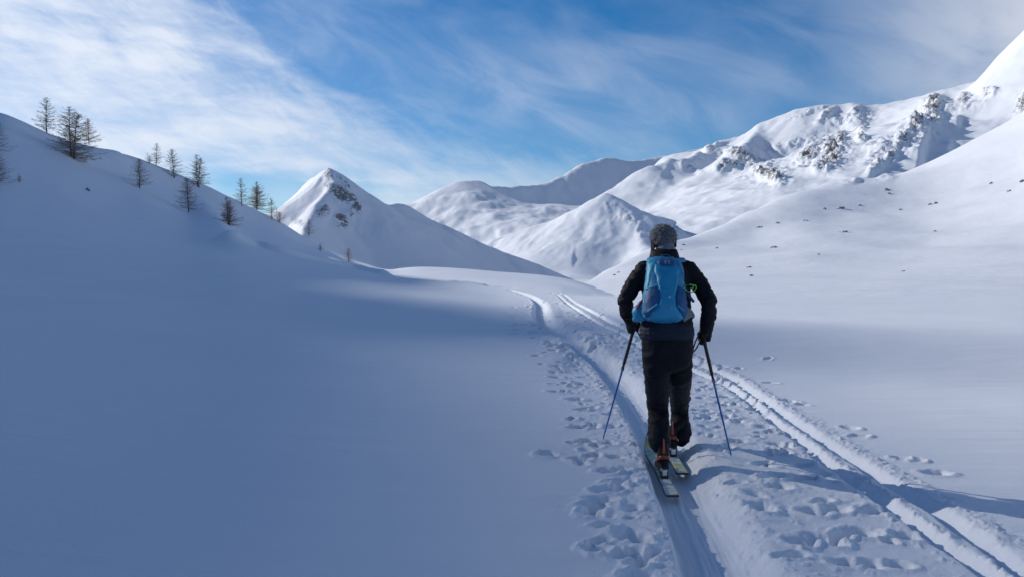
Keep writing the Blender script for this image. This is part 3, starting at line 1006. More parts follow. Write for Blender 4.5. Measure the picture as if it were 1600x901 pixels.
def fuse(bm, name, voxel, iters=4, fac=0.5, sub=False):
    """melt overlapping lofts into one continuous surface"""
    me = bm_mesh(bm, name)
    ob = bpy.data.objects.new(name + '_tmp', me)
    COL.objects.link(ob)
    md = ob.modifiers.new('r', 'REMESH'); md.mode = 'VOXEL'; md.voxel_size = voxel; md.use_smooth_shade = True
    ms = ob.modifiers.new('s', 'SMOOTH'); ms.factor = fac; ms.iterations = iters
    dg = bpy.context.evaluated_depsgraph_get()
    dg.update()
    out = bpy.data.meshes.new_from_object(ob.evaluated_get(dg))
    out.name = name
    bpy.data.objects.remove(ob)
    bpy.data.meshes.remove(me)
    smooth(out)
    return out


def wrinkle(me, amp, scale, seed=0.0, stretch=(1, 1, 1), oct_=3, rid=False, mask=None):
    n = len(me.vertices)
    co = np.empty(n * 3, np.float32); me.vertices.foreach_get('co', co); co = co.reshape(-1, 3)
    no = np.empty(n * 3, np.float32); me.vertices.foreach_get('normal', no); no = no.reshape(-1, 3)
    off = Vector((seed, seed * 1.7, -seed))
    d = np.empty(n)
    for i in range(n):
        p = Vector((co[i][0] * stretch[0], co[i][1] * stretch[1], co[i][2] * stretch[2])) * scale + off
        v = mnoise.fractal(p, 0.8, 2.1, oct_)
        d[i] = (0.55 - abs(v) * 1.2) if rid else v
    if mask is not None:
        d *= mask(co)
    co += no * (d * amp)[:, None]
    me.vertices.foreach_set('co', co.ravel())
    me.update()


# ------------------------------------------------------------------ trees
def mat_bark():
    m, N, b = mat_new('larch_bark')
    tc = N.n('ShaderNodeTexCoord')
    n = N.noise(tc.outputs['Object'], 30.0, 4.0, 0.6)
    N.link(N.mixc(n, (0.045, 0.035, 0.03, 1), (0.12, 0.095, 0.075, 1)), b.inputs['Base Color'])
    b.inputs['Roughness'].default_value = 0.9
    return m


def mat_twig():
    m, N, b = mat_new('larch_twigs')
    tc = N.n('ShaderNodeTexCoord')
    n = N.noise(tc.outputs['Object'], 9.0, 3.0, 0.6)
    N.link(N.mixc(n, (0.19, 0.135, 0.098, 1), (0.40, 0.29, 0.20, 1)), b.inputs['Base Color'])
    b.inputs['Roughness'].default_value = 0.9
    return m


BARK, TWIG = mat_bark(), mat_twig()


def sliver(vs, fs, a, b, wa, wb):
    """thin three-sided twig"""
    d = (b - a)
    if d.length < 1e-6: return
    p, q = frame_of(d, Vector((0.3, 0.5, 0.8)))
    k = len(vs)
    for c, w in ((a, wa), (b, wb)):
        for j in range(3):
            an = j * 2.0944
            vs.append(c + p * (w * math.cos(an)) + q * (w * math.sin(an)))
    for j in range(3):
        j2 = (j + 1) % 3
        fs.append((k + j, k + j2, k + 3 + j2, k + 3 + j))


def larch_mesh(seed, width=0.32, stems=1, nbr=95, ntw=15, low=0.10, bush=False):
    """a bare larch of unit height: (trunk mesh, crown mesh)"""
    rnd = random.Random(seed)
    tv, tf, cv, cf = [], [], [], []
    for s in range(stems):
        lean = Vector((rnd.uniform(-.03, .03), rnd.uniform(-.03, .03), 0))
        base = Vector((0, 0, -0.02)) if stems == 1 else Vector((rnd.uniform(-.02, .02) + (s - (stems-1)/2) * 0.035, rnd.uniform(-.02, .02), -0.02))
        if stems > 1: lean += Vector(((s - (stems-1)/2) * 0.07, rnd.uniform(-.04, .04), 0))
        H = 1.0 if s == 0 else rnd.uniform(0.78, 0.94)
        if bush: H *= rnd.uniform(.7, 1)
        def axis(t):
            return base + Vector((lean.x * t + .008 * math.sin(5 * t + seed), lean.y * t, t * H))
        nseg = 9
        r0 = 0.0145 if not bush else 0.010
        bm_n = 7
        k0 = len(tv)
        for i in range(nseg + 1):
            t = i / nseg
            c = axis(t); r = r0 * (1 - t) ** 0.8 + 0.0012
            if i == 0: r *= 1.25
            for j in range(bm_n):
                a = 2 * math.pi * j / bm_n
                tv.append(c + Vector((math.cos(a) * r, math.sin(a) * r, 0)))
        for i in range(nseg):
            for j in range(bm_n):
                a, b_ = k0 + i * bm_n + j, k0 + i * bm_n + (j + 1) % bm_n
                tf.append((a, b_, b_ + bm_n, a + bm_n))
        gold = rnd.uniform(0, 6)
        nb = int(nbr / stems ** 0.6)
        for i in range(nb):
            t = low + (0.985 - low) * ((i + rnd.random()) / nb) ** 0.92
            if rnd.random() < 0.14: continue
            prof = (1 - t) ** 0.75 * (0.55 + 0.45 * min(1, (t - low) / 0.22 + .25))
            L = 1.6 * width * prof * rnd.uniform(0.4, 1.2) + 0.02
            an = gold + i * 2.399 + rnd.uniform(-.4, .4)
            dirv = Vector((math.cos(an), math.sin(an), 0))
            up0 = rnd.uniform(0.0, .45) + 0.5 * t
            if bush: up0 += 0.6
            p = axis(t); d = (dirv + Vector((0, 0, up0))).normalized()
            seg = 4
            prev = p; w = 0.0034 * (1 - t * .6)
            for q in range(seg):
                d = (d + Vector((rnd.uniform(-.12, .12), rnd.uniform(-.12, .12), (-.16 if q < 2 else .16) + rnd.uniform(-.05, .05)))).normalized()
                nx = prev + d * (L / seg)
                sliver(cv, cf, prev, nx, w * (1 - q / seg * .8) + .0006, w * (1 - (q + 1) / seg * .8) + .0006)
                for _ in range(max(1, int(2.5 * ntw / seg * (0.5 + prof)))):
                    f = rnd.random()
                    tp = prev.lerp(nx, f)
                    side = d.cross(Vector((0, 0, 1)))
                    side = side.normalized() if side.length > 1e-3 else Vector((1, 0, 0))
                    td = (side * rnd.choice((-1, 1)) * rnd.uniform(.3, 1) + d * rnd.uniform(.2, .9) + Vector((0, 0, rnd.uniform(-.75, .35)))).normalized()
                    tl = rnd.uniform(.022, .06) * (0.6 + prof)
                    sliver(cv, cf, tp, tp + td * tl, .0014, .0006)
                prev = nx
    def mk(n, v, f, m):
        me = bpy.data.meshes.new(n)
        me.from_pydata([tuple(x) for x in v], [], f)
        me.materials.append(m); smooth(me)
        return me
    return mk('trunk', tv, tf, BARK), mk('crown', cv, cf, TWIG)


LARCH = {'slim': larch_mesh(3, .29, 1, 90, 15), 'broad': larch_mesh(8, .40, 2, 150, 17, .05), 'wide': larch_mesh(14, .36, 1, 110, 17, .07),
         'twin': larch_mesh(21, .30, 2, 120, 15, .10), 'clump': larch_mesh(33, .40, 3, 170, 16, .04), 'bush': larch_mesh(40, .34, 3, 60, 11, .05, True)}


def plant(u, vb, vt, kind, label, cat='tree', name='larch_tree', d=None, group='bare larches on the left hillside', wide=1.0, rot=0.0):
    g = ground_hit(u, vb) if d is None else None
    if g is None:
        x = (u - 800) / F * d
        g = Vector((x, d, float(H0(np.array([x]), np.array([d]))[0])))
    h = (vb - vt) / F * g.y
    o = thing(name, label, cat, (g.x, g.y, g.z - 0.01 * h), group)
    o.rotation_euler = (R(3) * math.sin(u * 1.7), R(3) * math.cos(u * 2.3), rot)
    o.scale = (h * wide, h * wide, h)
    tm, cm = LARCH[kind]
    for n, me in (('trunk', tm), ('crown', cm)):
        c = bpy.data.objects.new(n, me)
        COL.objects.link(c)
        c.parent = o
    return o


plant(73, 208, 150, 'slim', 'bare larch standing alone on the skyline, uppermost of the hillside trees', rot=.4, wide=1.1)
plant(114, 253, 164, 'broad', 'tallest bare larch, twin trunked with a broad skirt, in front of the skyline', rot=.0)
plant(139, 224, 184, 'wide', 'small bare larch on the skyline just right of the tallest larch', rot=1.9)
plant(-6, 238, 186, 'wide', 'bare larch cut by the left picture edge, the upper of two there', rot=2.2)
plant(-7, 287, 232, 'broad', 'bare larch cut by the left picture edge, the lower of two there', rot=.9)
plant(218, 294, 247, 'wide', 'bare larch alone on open snow, below and left of the skyline group of three', rot=.7)
plant(244, 259, 223, 'slim', 'slim bare larch on the skyline with a low bush at its left', rot=2.9)
plant(233, 256, 236, 'bush', 'low brown leafless bush leaning against a slim skyline larch', 'bush', 'leafless_bush', group='bushes on the left hillside', rot=.5)
plant(272, 279, 232, 'wide', 'dense dark bare larch, middle of the three near the skyline', rot=1.2)
plant(309, 292, 240, 'twin', 'twin topped bare larch, right one of the three near the skyline', rot=.1)
plant(295, 331, 277, 'wide', 'neat cone shaped bare larch on open snow below the twin topped one', rot=2.5, wide=1.0)
plant(357, 353, 307, 'clump', 'bushy rounded larch with pale top, lowest on the slope above the bright snow edge', rot=1.6, wide=.85)
plant(378, 321, 277, 'slim', 'slim bare larch against blue sky, left of the dense skyline clump', rot=.2, wide=.9)
plant(401, 328, 283, 'clump', 'dense wide larch clump against the blue sky by a slim tree', rot=2.0)
plant(425, 344, 308, 'slim', 'thin faint larch at the foot of the pyramid peak', rot=1.0)
plant(436, 348, 322, 'bush', 'brown twiggy bush beside the thin larch under the pyramid peak', 'bush', 'leafless_bush', group='bushes on the left hillside', rot=1.1, wide=1.2)
plant(483, 369, 341, 'slim', 'small pale larch halfway down the crest below the rocky peak', rot=.8)
plant(500, 392, 377, 'bush', 'tiny leafless bush between the last two small larches', 'bush', 'leafless_bush', group='bushes on the left hillside', rot=2.3)
plant(544, 413, 387, 'wide', 'small larch lowest and farthest right on the crest', rot=.3)
plant(30, 285, 269, 'bush', 'small leafless bush on open shaded snow near the left edge', 'bush', 'leafless_bush', group='bushes on the left hillside', rot=.3)


# ------------------------------------------------------------------ boulders
def mat_boulder():
    m, N, b = mat_new('boulder_rock')
    tc = N.n('ShaderNodeTexCoord')
    gm = N.n('ShaderNodeNewGeometry')
    sp = N.n('ShaderNodeSeparateXYZ'); N.link(gm.outputs['Normal'], sp.inputs[0])
    n = N.noise(tc.outputs['Object'], 1.3, 5.0, 0.6)
    up = N.math('ADD', sp.outputs[2], N.math('MULTIPLY', N.math('SUBTRACT', n, 0.5), 0.9))
    k = N.mapr(up, 0.52, 0.78, 0, 1)
    rc = N.mixc(n, (0.08, 0.073, 0.068, 1), (0.24, 0.22, 0.20, 1))
    N.link(N.mixc(k, rc, (0.83, 0.86, 0.91, 1)), b.inputs['Base Color'])
    b.inputs['Roughness'].default_value = 0.85
    bump(N, b, N.noise(tc.outputs['Object'], 3.0, 5.0, 0.65), 0.2, 0.7)
    return m


ROCK = mat_boulder()


def rock_mesh(seed):
    bm = bmesh.new()
    rnd = random.Random(seed)
    bmesh.ops.create_icosphere(bm, subdivisions=3, radius=1.0)
    o = Vector((seed * 3.1, seed * 1.3, 0))
    for v in bm.verts:
        c = mnoise.voronoi(v.co * 0.9 + o)[0]
        f = 0.72 + 0.35 * mnoise.fractal(v.co * 1.1 + o, 0.8, 2.0, 3) + 0.30 * (c[1] - c[0])
        v.co = v.co * f
        if v.co.z < -0.35: v.co.z = -0.35
    me = bm_mesh(bm, 'rock_body', False)
    me.materials.append(ROCK)
    return me


ROCKS = [rock_mesh(s) for s in (1, 2, 3, 4, 5)]


def boulder(i, u, v, wpx, hpx, label, fld=None, rot=None):
    g = ground_hit(u, v, 0.0, fld)
    s = wpx / F * g.y * 0.5
    o = bpy.data.objects.new('boulder', ROCKS[i % 5])
    COL.objects.link(o)
    o.location = (g.x, g.y, g.z - 0.08 * s)
    o.scale = (s * 1.15, s * 0.9, max(hpx / F * g.y * 0.75, s * .25))
    o.rotation_euler = (0, R(-12) if rot is None else rot, (i * 1.7) % 3.1 * .35)
    tag(o, label, 'rock', 'rocks scattered on the sunlit slope' if fld else None)
    return o


_BL = [
    (1208, 387, 15, 5, 'long flat dark rock, the nearest big one above the right shoulder'),
    (1317, 363, 16, 5, 'long flat rock alone in the middle of the bright slope, largest there'),
    (1186, 355, 12, 4, 'flat rock at the left rim of the bright slope, left of a smaller one'),
    (1215, 349, 9, 4, 'small rock on the left rim, right of a longer flat one'),
    (1257, 345, 12, 3, 'thin slanting rock streak between the left rim rocks and the row of three'),
    (1288, 327, 8, 4, 'left rock in the row of three high on the slope'),
    (1312, 326, 15, 6, 'middle and biggest rock in the row of three high on the slope'),
    (1343, 321, 7, 4, 'right rock in the row of three high on the slope'),
    (1385, 297, 13, 5, 'upper rock of the stacked pair under the crags'),
    (1389, 303, 8, 4, 'lower rock of the stacked pair under the crags'),
    (1380, 274, 10, 4, 'rock at the foot of the crags above the stacked pair'),
    (1453, 320, 6, 4, 'left and smaller of two rocks side by side right of the slope centre'),
    (1462, 318, 9, 5, 'right and bigger of two rocks side by side right of the slope centre'),
    (1549, 287, 8, 4, 'dark rock near the right edge, above and left of a flat one'),
    (1577, 299, 12, 4, 'flat rock near the right edge, below a small dark one'),
    (1597, 284, 9, 5, 'rock touching the right picture edge'),
    (1170, 418, 10, 4, 'thin rock low on the slope right of the walker, above a lone lump'),
    (1174, 431, 8, 5, 'lowest rock lump just above the valley floor right of the walker'),
    (1279, 398, 5, 3, 'tiny rock low in the empty middle of the slope'),
    (1461, 362, 7, 3, 'faint small rock in the open slope under the two side by side'),
    (1120, 388, 6, 3, 'tiny rock right of the walker hat level with the long flat rock'),
    (1411, 424, 7, 3, 'small flat rock at the lower edge of the slope in the right half'),
    (1068, 383, 6, 4, 'small rock just right of the walker hat'),
    (1064, 391, 8, 2, 'thin dark stone touching the outline of the walker collar at the right'),
    (1407, 328, 5, 3, 'speck of rock between the row of three and the two side by side'),
    (960, 430, 6, 3, 'small rock on the snow left of the walker shoulder'),
    (966, 426, 5, 3, 'speck of rock just above another left of the walker shoulder'),
]
for i, (u, v, w, h, lb) in enumerate(_BL):
    boulder(i, u, v, w, h, lb, slope_height)
boulder(2, 137, 297, 8, 6, 'single small black rock poking from the shaded hillside snow', None, 0.2)


# ------------------------------------------------------------------ the ski tourer
M_JACKET = mat_simple('jacket_cloth', (0.0075, 0.008, 0.0125), 0.7, 60, 0.25, 0.001, spec=0.2)
M_HEM = mat_simple('hem_cloth', (0.014, 0.020, 0.038), 0.65, 60, 0.25, 0.001, spec=0.2)
M_TROUSER = mat_simple('trouser_cloth', (0.006, 0.0068, 0.0115), 0.75, 70, 0.25, 0.001, spec=0.2)
M_GLOVE = mat_simple('glove_leather', (0.006, 0.006, 0.009), 0.6, 80, 0.3, 0.001, spec=0.25)
M_SKIN = mat_simple('skin', (0.50, 0.30, 0.22), 0.55, 30, 0.08, 0.0005)
M_WOOL = mat_simple('grey_wool', (0.13, 0.13, 0.135), 0.95, 60, 0.55, 0.004, spec=0.1, sheen=0.4)
M_GAITER = mat_simple('neck_fleece', (0.15, 0.16, 0.19), 0.9, 60, 0.25, 0.002)
M_PACK = mat_simple('pack_nylon', (0.010, 0.22, 0.41), 0.55, 90, 0.16, 0.001)
M_PACKD = mat_simple('pack_dark_mesh', (0.006, 0.085, 0.22), 0.6, 220, 0.35, 0.001)
M_PACKSUN = mat_simple('pack_sunlit_trim', (0.08, 0.42, 0.56), 0.55, 90, 0.15, 0.001)  # lighter blue for left-hand trim and straps, sunlight put into the colour
M_PACKP = mat_simple('pack_panel_nylon', (0.010, 0.26, 0.47), 0.5, 120, 0.14, 0.001)
M_LOGO = mat_simple('pale_print', (0.25, 0.38, 0.52), 0.6, 50, 0.05, 0.0002)
M_GREYFIN = mat_simple('grey_webbing', (0.14, 0.17, 0.20), 0.7, 120, 0.25, 0.001)
M_GREEN = mat_simple('green_cord', (0.10, 0.40, 0.05), 0.5, 90, 0.15, 0.0005)
M_NAVY = mat_simple('navy_webbing', (0.012, 0.035, 0.13), 0.6, 120, 0.2, 0.0005)
M_RED = mat_simple('red_trim', (0.22, 0.03, 0.06), 0.6, 90, 0.2, 0.0005)
M_BOOT = mat_simple('boot_shell', (0.006, 0.006, 0.009), 0.6, 40, 0.25, 0.0005, spec=0.2)
M_ORANGE = mat_simple('boot_orange', (0.26, 0.034, 0.012), 0.4, 40, 0.15, 0.0004)
M_METAL = mat_simple('binding_metal', (0.62, 0.64, 0.66), 0.3, 60, 0.2, 0.0003, metal=0.9)
M_POLEB = mat_simple('pole_blue', (0.012, 0.13, 0.42), 0.35, 30, 0.2, 0.0002, metal=0.3)
M_POLEK = mat_simple('pole_black', (0.014, 0.014, 0.018), 0.55, 60, 0.25, 0.0004)
M_EDGE = mat_simple('ski_edge', (0.05, 0.052, 0.05), 0.4, 50, 0.3, 0.0002)


def mat_ski():
    m, N, b = mat_new('ski_top')
    tc = N.n('ShaderNodeTexCoord')
    n = N.noise(tc.outputs['Object'], 5.0, 3.0, 0.5, 0.6)
    s = N.noise(tc.outputs['Object'], 22.0, 5.0, 0.65)
    base = N.mixc(N.mapr(n, 0.50, 0.62, 0, 1), (0.58, 0.66, 0.62, 1), (0.50, 0.52, 0.16, 1))
    base = N.mixc(N.mapr(n, 0.38, 0.46, 1, 0), base, (0.10, 0.22, 0.20, 1))
    N.link(N.mixc(N.mapr(s, 0.48, 0.62, 0, 0.8), base, (0.82, 0.85, 0.9, 1)), b.inputs['Base Color'])
    b.inputs['Roughness'].default_value = 0.4
    return m


M_SKI = mat_ski()


def Q(u, v, d):
    return P(u, v, d)


def surf(bm, fn, nu, nv, th):
    """closed sheet: fn(a, b, off) -> point, a and b in 0..1, thickness th"""
    top = [[bm.verts.new(fn(i / nu, j / nv, th)) for j in range(nv + 1)] for i in range(nu + 1)]
    bot = [[bm.verts.new(fn(i / nu, j / nv, -0.004)) for j in range(nv + 1)] for i in range(nu + 1)]
    for i in range(nu):
        for j in range(nv):
            bm.faces.new((top[i][j], top[i][j+1], top[i+1][j+1], top[i+1][j]))
            bm.faces.new((bot[i][j], bot[i+1][j], bot[i+1][j+1], bot[i][j+1]))
    for i in range(nu):
        bm.faces.new((top[i][0], top[i+1][0], bot[i+1][0], bot[i][0]))
        bm.faces.new((top[i][nv], bot[i][nv], bot[i+1][nv], top[i+1][nv]))
    for j in range(nv):
        bm.faces.new((top[0][j], bot[0][j], bot[0][j+1], top[0][j+1]))
        bm.faces.new((top[nu][j], top[nu][j+1], bot[nu][j+1], bot[nu][j]))


TRACK_OFF = -0.085
# --- skis: tail and heading found on the floor of the track
TAIL_L = ground_hit(1051, 776, TRACK_OFF)
TIP_L = ground_hit(1011, 690, TRACK_OFF + 0.02)
HEAD = (TIP_L - TAIL_L); HEAD.z = 0; HEAD.normalize()
SKI_LEN = 1.70


def ski(tail, label, head):
    pitch = 0.0
    a = tail; b = tail + head * SKI_LEN
    z1 = float(H0(np.array([b.x]), np.array([b.y]))[0]) + TRACK_OFF
    fwd = (Vector((b.x, b.y, z1)) - a).normalized()
    side = fwd.cross(Vector((0, 0, 1))).normalized()
    upv = side.cross(fwd)
    t = thing('touring_ski', label, 'ski', a, 'touring skis under the walker')
    def prof(s):        # s along the ski 0..1 -> half width, lift
        w = 0.050 - 0.006 * math.sin(math.pi * min(s / .82, 1)) + 0.012 * sstep(.55, .86, s)
        if s > .90: w *= math.sqrt(max(0.0, 1 - ((s - .90) / .105) ** 2))
        if s < .012: w *= .93
        z = 0.0
        if s > .86: z = 0.16 * ((s - .86) / .14) ** 2
        if s < .03: z = 0.006 * (1 - s / .03)
        return w, z
    def loft(lo, hi, inset, n=46):
        bm = bmesh.new(); rings = []
        for i in range(n + 1):
            s = i / n
            if inset: s = .004 + s * .982
            w, z = prof(s); w = max(w - inset, .002)
            th = 1.0 - .45 * abs(s - .45) * 1.2
            c = a + fwd * (s * SKI_LEN) + upv * z
            rings.append([bm.verts.new(c + side * x + upv * y * (th if y > 0 else 1)) for x, y in ((-w, lo), (w, lo), (w * .97, hi), (-w * .97, hi))])
        for r0, r1 in zip(rings[:-1], rings[1:]):
            for j in range(4):
                bm.faces.new((r0[j], r0[(j+1) % 4], r1[(j+1) % 4], r1[j]))
        bm.faces.new(rings[0][::-1]); bm.faces.new(rings[-1])
        return bm
    link_mesh('board', bm_mesh(loft(-0.006, 0.012, 0.0), 'board', False), M_EDGE, t)
    link_mesh('top_sheet', bm_mesh(loft(0.008, 0.0165, 0.004), 'top_sheet', False), M_SKI, t)
    return t, a, fwd, side, upv


SKL = ski(TAIL_L, 'left ski carrying the nearer boot, its pale green and yellow tail closest to the camera', HEAD)
TAIL_R = ground_hit(1067, 741, TRACK_OFF)
SKR = ski(TAIL_R, 'right ski under the farther boot, its tail ending beside the nearer boot heel', HEAD)


def ski_point(S, pv, lift=0.0):
    """point on a ski's centre line whose photo row is pv"""
    _, a, f, s, u = S
    lo, hi = 0.0, SKI_LEN
    for _ in range(40):
        m = (lo + hi) / 2
        p = a + f * m + u * 0.03
        row = VH - (p.z - CZ) / p.y * F
        if row > pv: lo = m
        else: hi = m
    return a + f * lo + u * lift


def heel_binding(S, p):
    t, a, f, s, u = S
    rot = Matrix((s, f, u)).transposed()
    bm = bmesh.new()
    box(bm, p + u * .030, .062, .10, .030, rot, .006)
    box(bm, p + u * .055 - f * .01, .050, .055, .030, rot, .008)
    hb = link_mesh('heel_binding', bm_mesh(bm, 'heel_binding'), M_POLEK, t)
    bm = bmesh.new()
    box(bm, p + u * .078 - f * .03, .046, .03, .012, rot, .003)
    box(bm, p + u * .080 - f * .02 - s * .024, .014, .02, .018, rot, .003)
    box(bm, p + u * .060 - f * .046, .036, .010, .044, rot, .003)
    link_mesh('heel_plate', bm_mesh(bm, 'heel_plate'), M_METAL, hb)
    bm = bmesh.new()
    box(bm, p + f * .36 + u * .028, .055, .09, .022, rot, .004)
    for k in (-1, 1):
        box(bm, p + f * .355 + u * .05 + s * (k * .034), .014, .05, .05, rot, .004)
    link_mesh('toe_binding', bm_mesh(bm, 'toe_binding'), M_METAL, t)


HEEL_L = ski_point(SKL, 742)
HEEL_R = ski_point(SKR, 709)
heel_binding(SKL, HEEL_L)
heel_binding(SKR, HEEL_R)

person = thing('person', 'ski tourer seen from behind in black jacket and trousers, leaning forward on two poles', 'person',
               (0.5 * (HEEL_L.x + HEEL_R.x), 0.5 * (HEEL_L.y + HEEL_R.y), HEEL_R.z))
DL, DR = HEEL_L.y, HEEL_R.y      # depths of the two heels
X1 = Vector((1, 0, 0))

# reference joints
def leg_pts(side):
    if side == 'L':
        return [Q(1025, 543, 6.86), Q(1026, 578, 6.86), Q(1028, 632, DL + .30), Q(1029, 664, DL + .19), Q(1031, 692, DL + .12)]
    return [Q(1062, 543, 6.90), Q(1062, 580, 6.99), Q(1062, 632, DR + .22), Q(1062, 660, DR + .19), Q(1064, 684, DR + .13)]

LL, RL = leg_pts('L'), leg_pts('R')
ARM_L = [Q(1007, 421, 7.02), Q(990, 444, 7.01), Q(976.5, 470, 6.97), Q(980, 489, 7.08), Q(987, 502, 7.18)]
ARM_R = [Q(1073, 420, 7.02), Q(1092, 442, 6.98), Q(1108, 471, 6.88), Q(1107, 494, 6.91), Q(1103, 514, 6.94)]
FIST_L, FIST_R = Q(991, 511, 7.25), Q(1099, 527, 6.95)
TIPP_L, TIPP_R = ground_hit(942, 686), ground_hit(1143, 714)
NECK, HEADC = Q(1038, 397, 7.08), Q(1037, 376, 7.13)


def build_body():
    """one continuous figure under the clothes: head with face, neck, trunk, limbs"""
    bm = bmesh.new()
    tube(bm, [Q(1043, 540, 6.87), Q(1042, 500, 6.91), Q(1041, 450, 6.97), Q(1039, 420, 7.03)], [.15, .135, .15, .14], [.10, .09, .10, .085], X1)
    tube(bm, [Q(1039, 420, 7.03), NECK, HEADC], [.07, .056, .06], None, X1)
    for A in (ARM_L, ARM_R):
        tube(bm, A, [.052, .048, .042, .036, .028], None, X1)
    for L in (LL, RL):
        tube(bm, L, [.085, .075, .052, .05, .042], None, X1)
    ball(bm, HEADC + Vector((0, 0, .01)), .077, .096, .112, None, 3)            # skull
    ball(bm, HEADC + Vector((0, .062, -.055)), .052, .045, .055, None, 2)       # jaw
    ball(bm, HEADC + Vector((0, .105, -.022)), .014, .022, .022, None, 2)       # nose
    ball(bm, HEADC + Vector((0, .090, -.062)), .022, .012, .008, None, 2)       # mouth
    for k in (-1, 1):
        ball(bm, HEADC + Vector((.078 * k, .0, -.012)), .010, .020, .032, None, 2)   # ears
        ball(bm, HEADC + Vector((.030 * k, .088, .008)), .014, .010, .009, None, 2)  # eyes
    me = fuse(bm, 'body', .009, 3)
    return link_mesh('body', me, M_SKIN, person)


body = build_body()


def build_jacket():
    bm = bmesh.new()
    tube(bm, [Q(1042, 523, 6.86), Q(1042, 508, 6.865), Q(1042, 482, 6.90), Q(1041, 452, 6.96), Q(1040, 428, 7.01), Q(1039, 414, 7.045), Q(1038, 404, 7.07)],
         [.202, .200, .188, .188, .182, .148, .108], [.150, .150, .138, .138, .130, .110, .095], X1, 20, True, 2.3)
    tube(bm, ARM_L, [.070, .066, .061, .055, .047], [.075, .069, .062, .056, .047], X1, 14)
    tube(bm, ARM_R, [.070, .067, .062, .057, .049], [.075, .070, .063, .057, .049], X1, 14)
    for sgn, A in ((-1, ARM_L), (1, ARM_R)):
        tube(bm, [Q(1039, 412, 7.05), A[0] + Vector((-.02 * sgn, 0, 0))], [.078, .068], None, X1, 12)
    me = fuse(bm, 'jacket', .010, 5)
    def arms(co):
        dx = np.abs(co[:, 0] - 1.2)
        return 0.45 + 0.75 * sstep(.17, .24, dx)
    wrinkle(me, .011, 9.0, 2.0, (1, 1, 2.4), 3, True, arms)
    wrinkle(me, .003, 26.0, 7.0, (1, 1, 1.8), 2, False)
    o = link_mesh('jacket', me, M_JACKET, person)
    # quilted lower hem of the layer below the pack
    bm = bmesh.new()
    tube(bm, [Q(1042, 529, 6.86), Q(1042, 521, 6.86), Q(1042, 513, 6.865), Q(1042, 505, 6.87)], [.199, .210, .206, .196], [.150, .158, .156, .146], X1, 24, False, 2.3)
    me = fuse(bm, 'jacket_hem', .008, 3)
    wrinkle(me, .008, 12.0, 5.0, (1, 1, 3.2), 3, True)
    link_mesh('jacket_hem', me, M_HEM, person)
    # stand-up collar
    bm = bmesh.new()
    n = 28
    rings = []
    for (v, d, rx, ry) in ((410, 7.05, .128, .105), (402, 7.06, .120, .104), (396, 7.075, .112, .100), (391.5, 7.085, .106, .098), (390, 7.088, .100, .094), (392, 7.088, .093, .088), (401, 7.075, .09, .085)):
        c = Q(1037.5, v, d)
        rings.append([bm.verts.new(c + Vector((rx * math.cos(2*math.pi*j/n), ry * math.sin(2*math.pi*j/n), .010 * math.sin(2*math.pi*j/n + .4)))) for j in range(n)])
    for r0, r1 in zip(rings[:-1], rings[1:]):
        for j in range(n):
            bm.faces.new((r0[j], r0[(j+1) % n], r1[(j+1) % n], r1[j]))
    me = bm_mesh(bm, 'collar')
    wrinkle(me, .008, 14, 3, (1, 1, .6), 2)
    link_mesh('collar', me, M_JACKET, person)
    return o


build_jacket()


def build_trousers():
    bm = bmesh.new()
    tube(bm, [Q(1042, 512, 6.87), Q(1043, 535, 6.86), Q(1043, 556, 6.87)], [.180, .196, .186], [.135, .150, .135], X1, 20, True, 2.3)
    tube(bm, LL, [.108, .102, .086, .082, .080], [.115, .108, .090, .084, .088], X1, 16)
    tube(bm, RL, [.104, .096, .080, .078, .076], [.112, .104, .088, .080, .088], X1, 16)
    # flared cuffs over the boots
    tube(bm, [Q(1029, 668, DL + .18), Q(1030, 690, DL + .13)], [.080, .086], [.088, .098], X1, 14, False)
    tube(bm, [Q(1063, 660, DR + .19), Q(1066, 680, DR + .14)], [.076, .084], [.086, .096], X1, 14, False)
    ball(bm, Q(1074, 666, DR + .18), .028, .05, .045)
    ball(bm, Q(1075, 591, 7.02), .018, .05, .022)
    ball(bm, Q(1075, 622, DR + .2), .022, .045, .032)
    me = fuse(bm, 'trousers', .010, 5)
    wrinkle(me, .012, 6.0, 4.0, (1, 1, 2.2), 2, True)
    wrinkle(me, .003, 22.0, 9.0, (1, 1, 1.5), 2, False)
    link_mesh('trousers', me, M_TROUSER, person)


build_trousers()


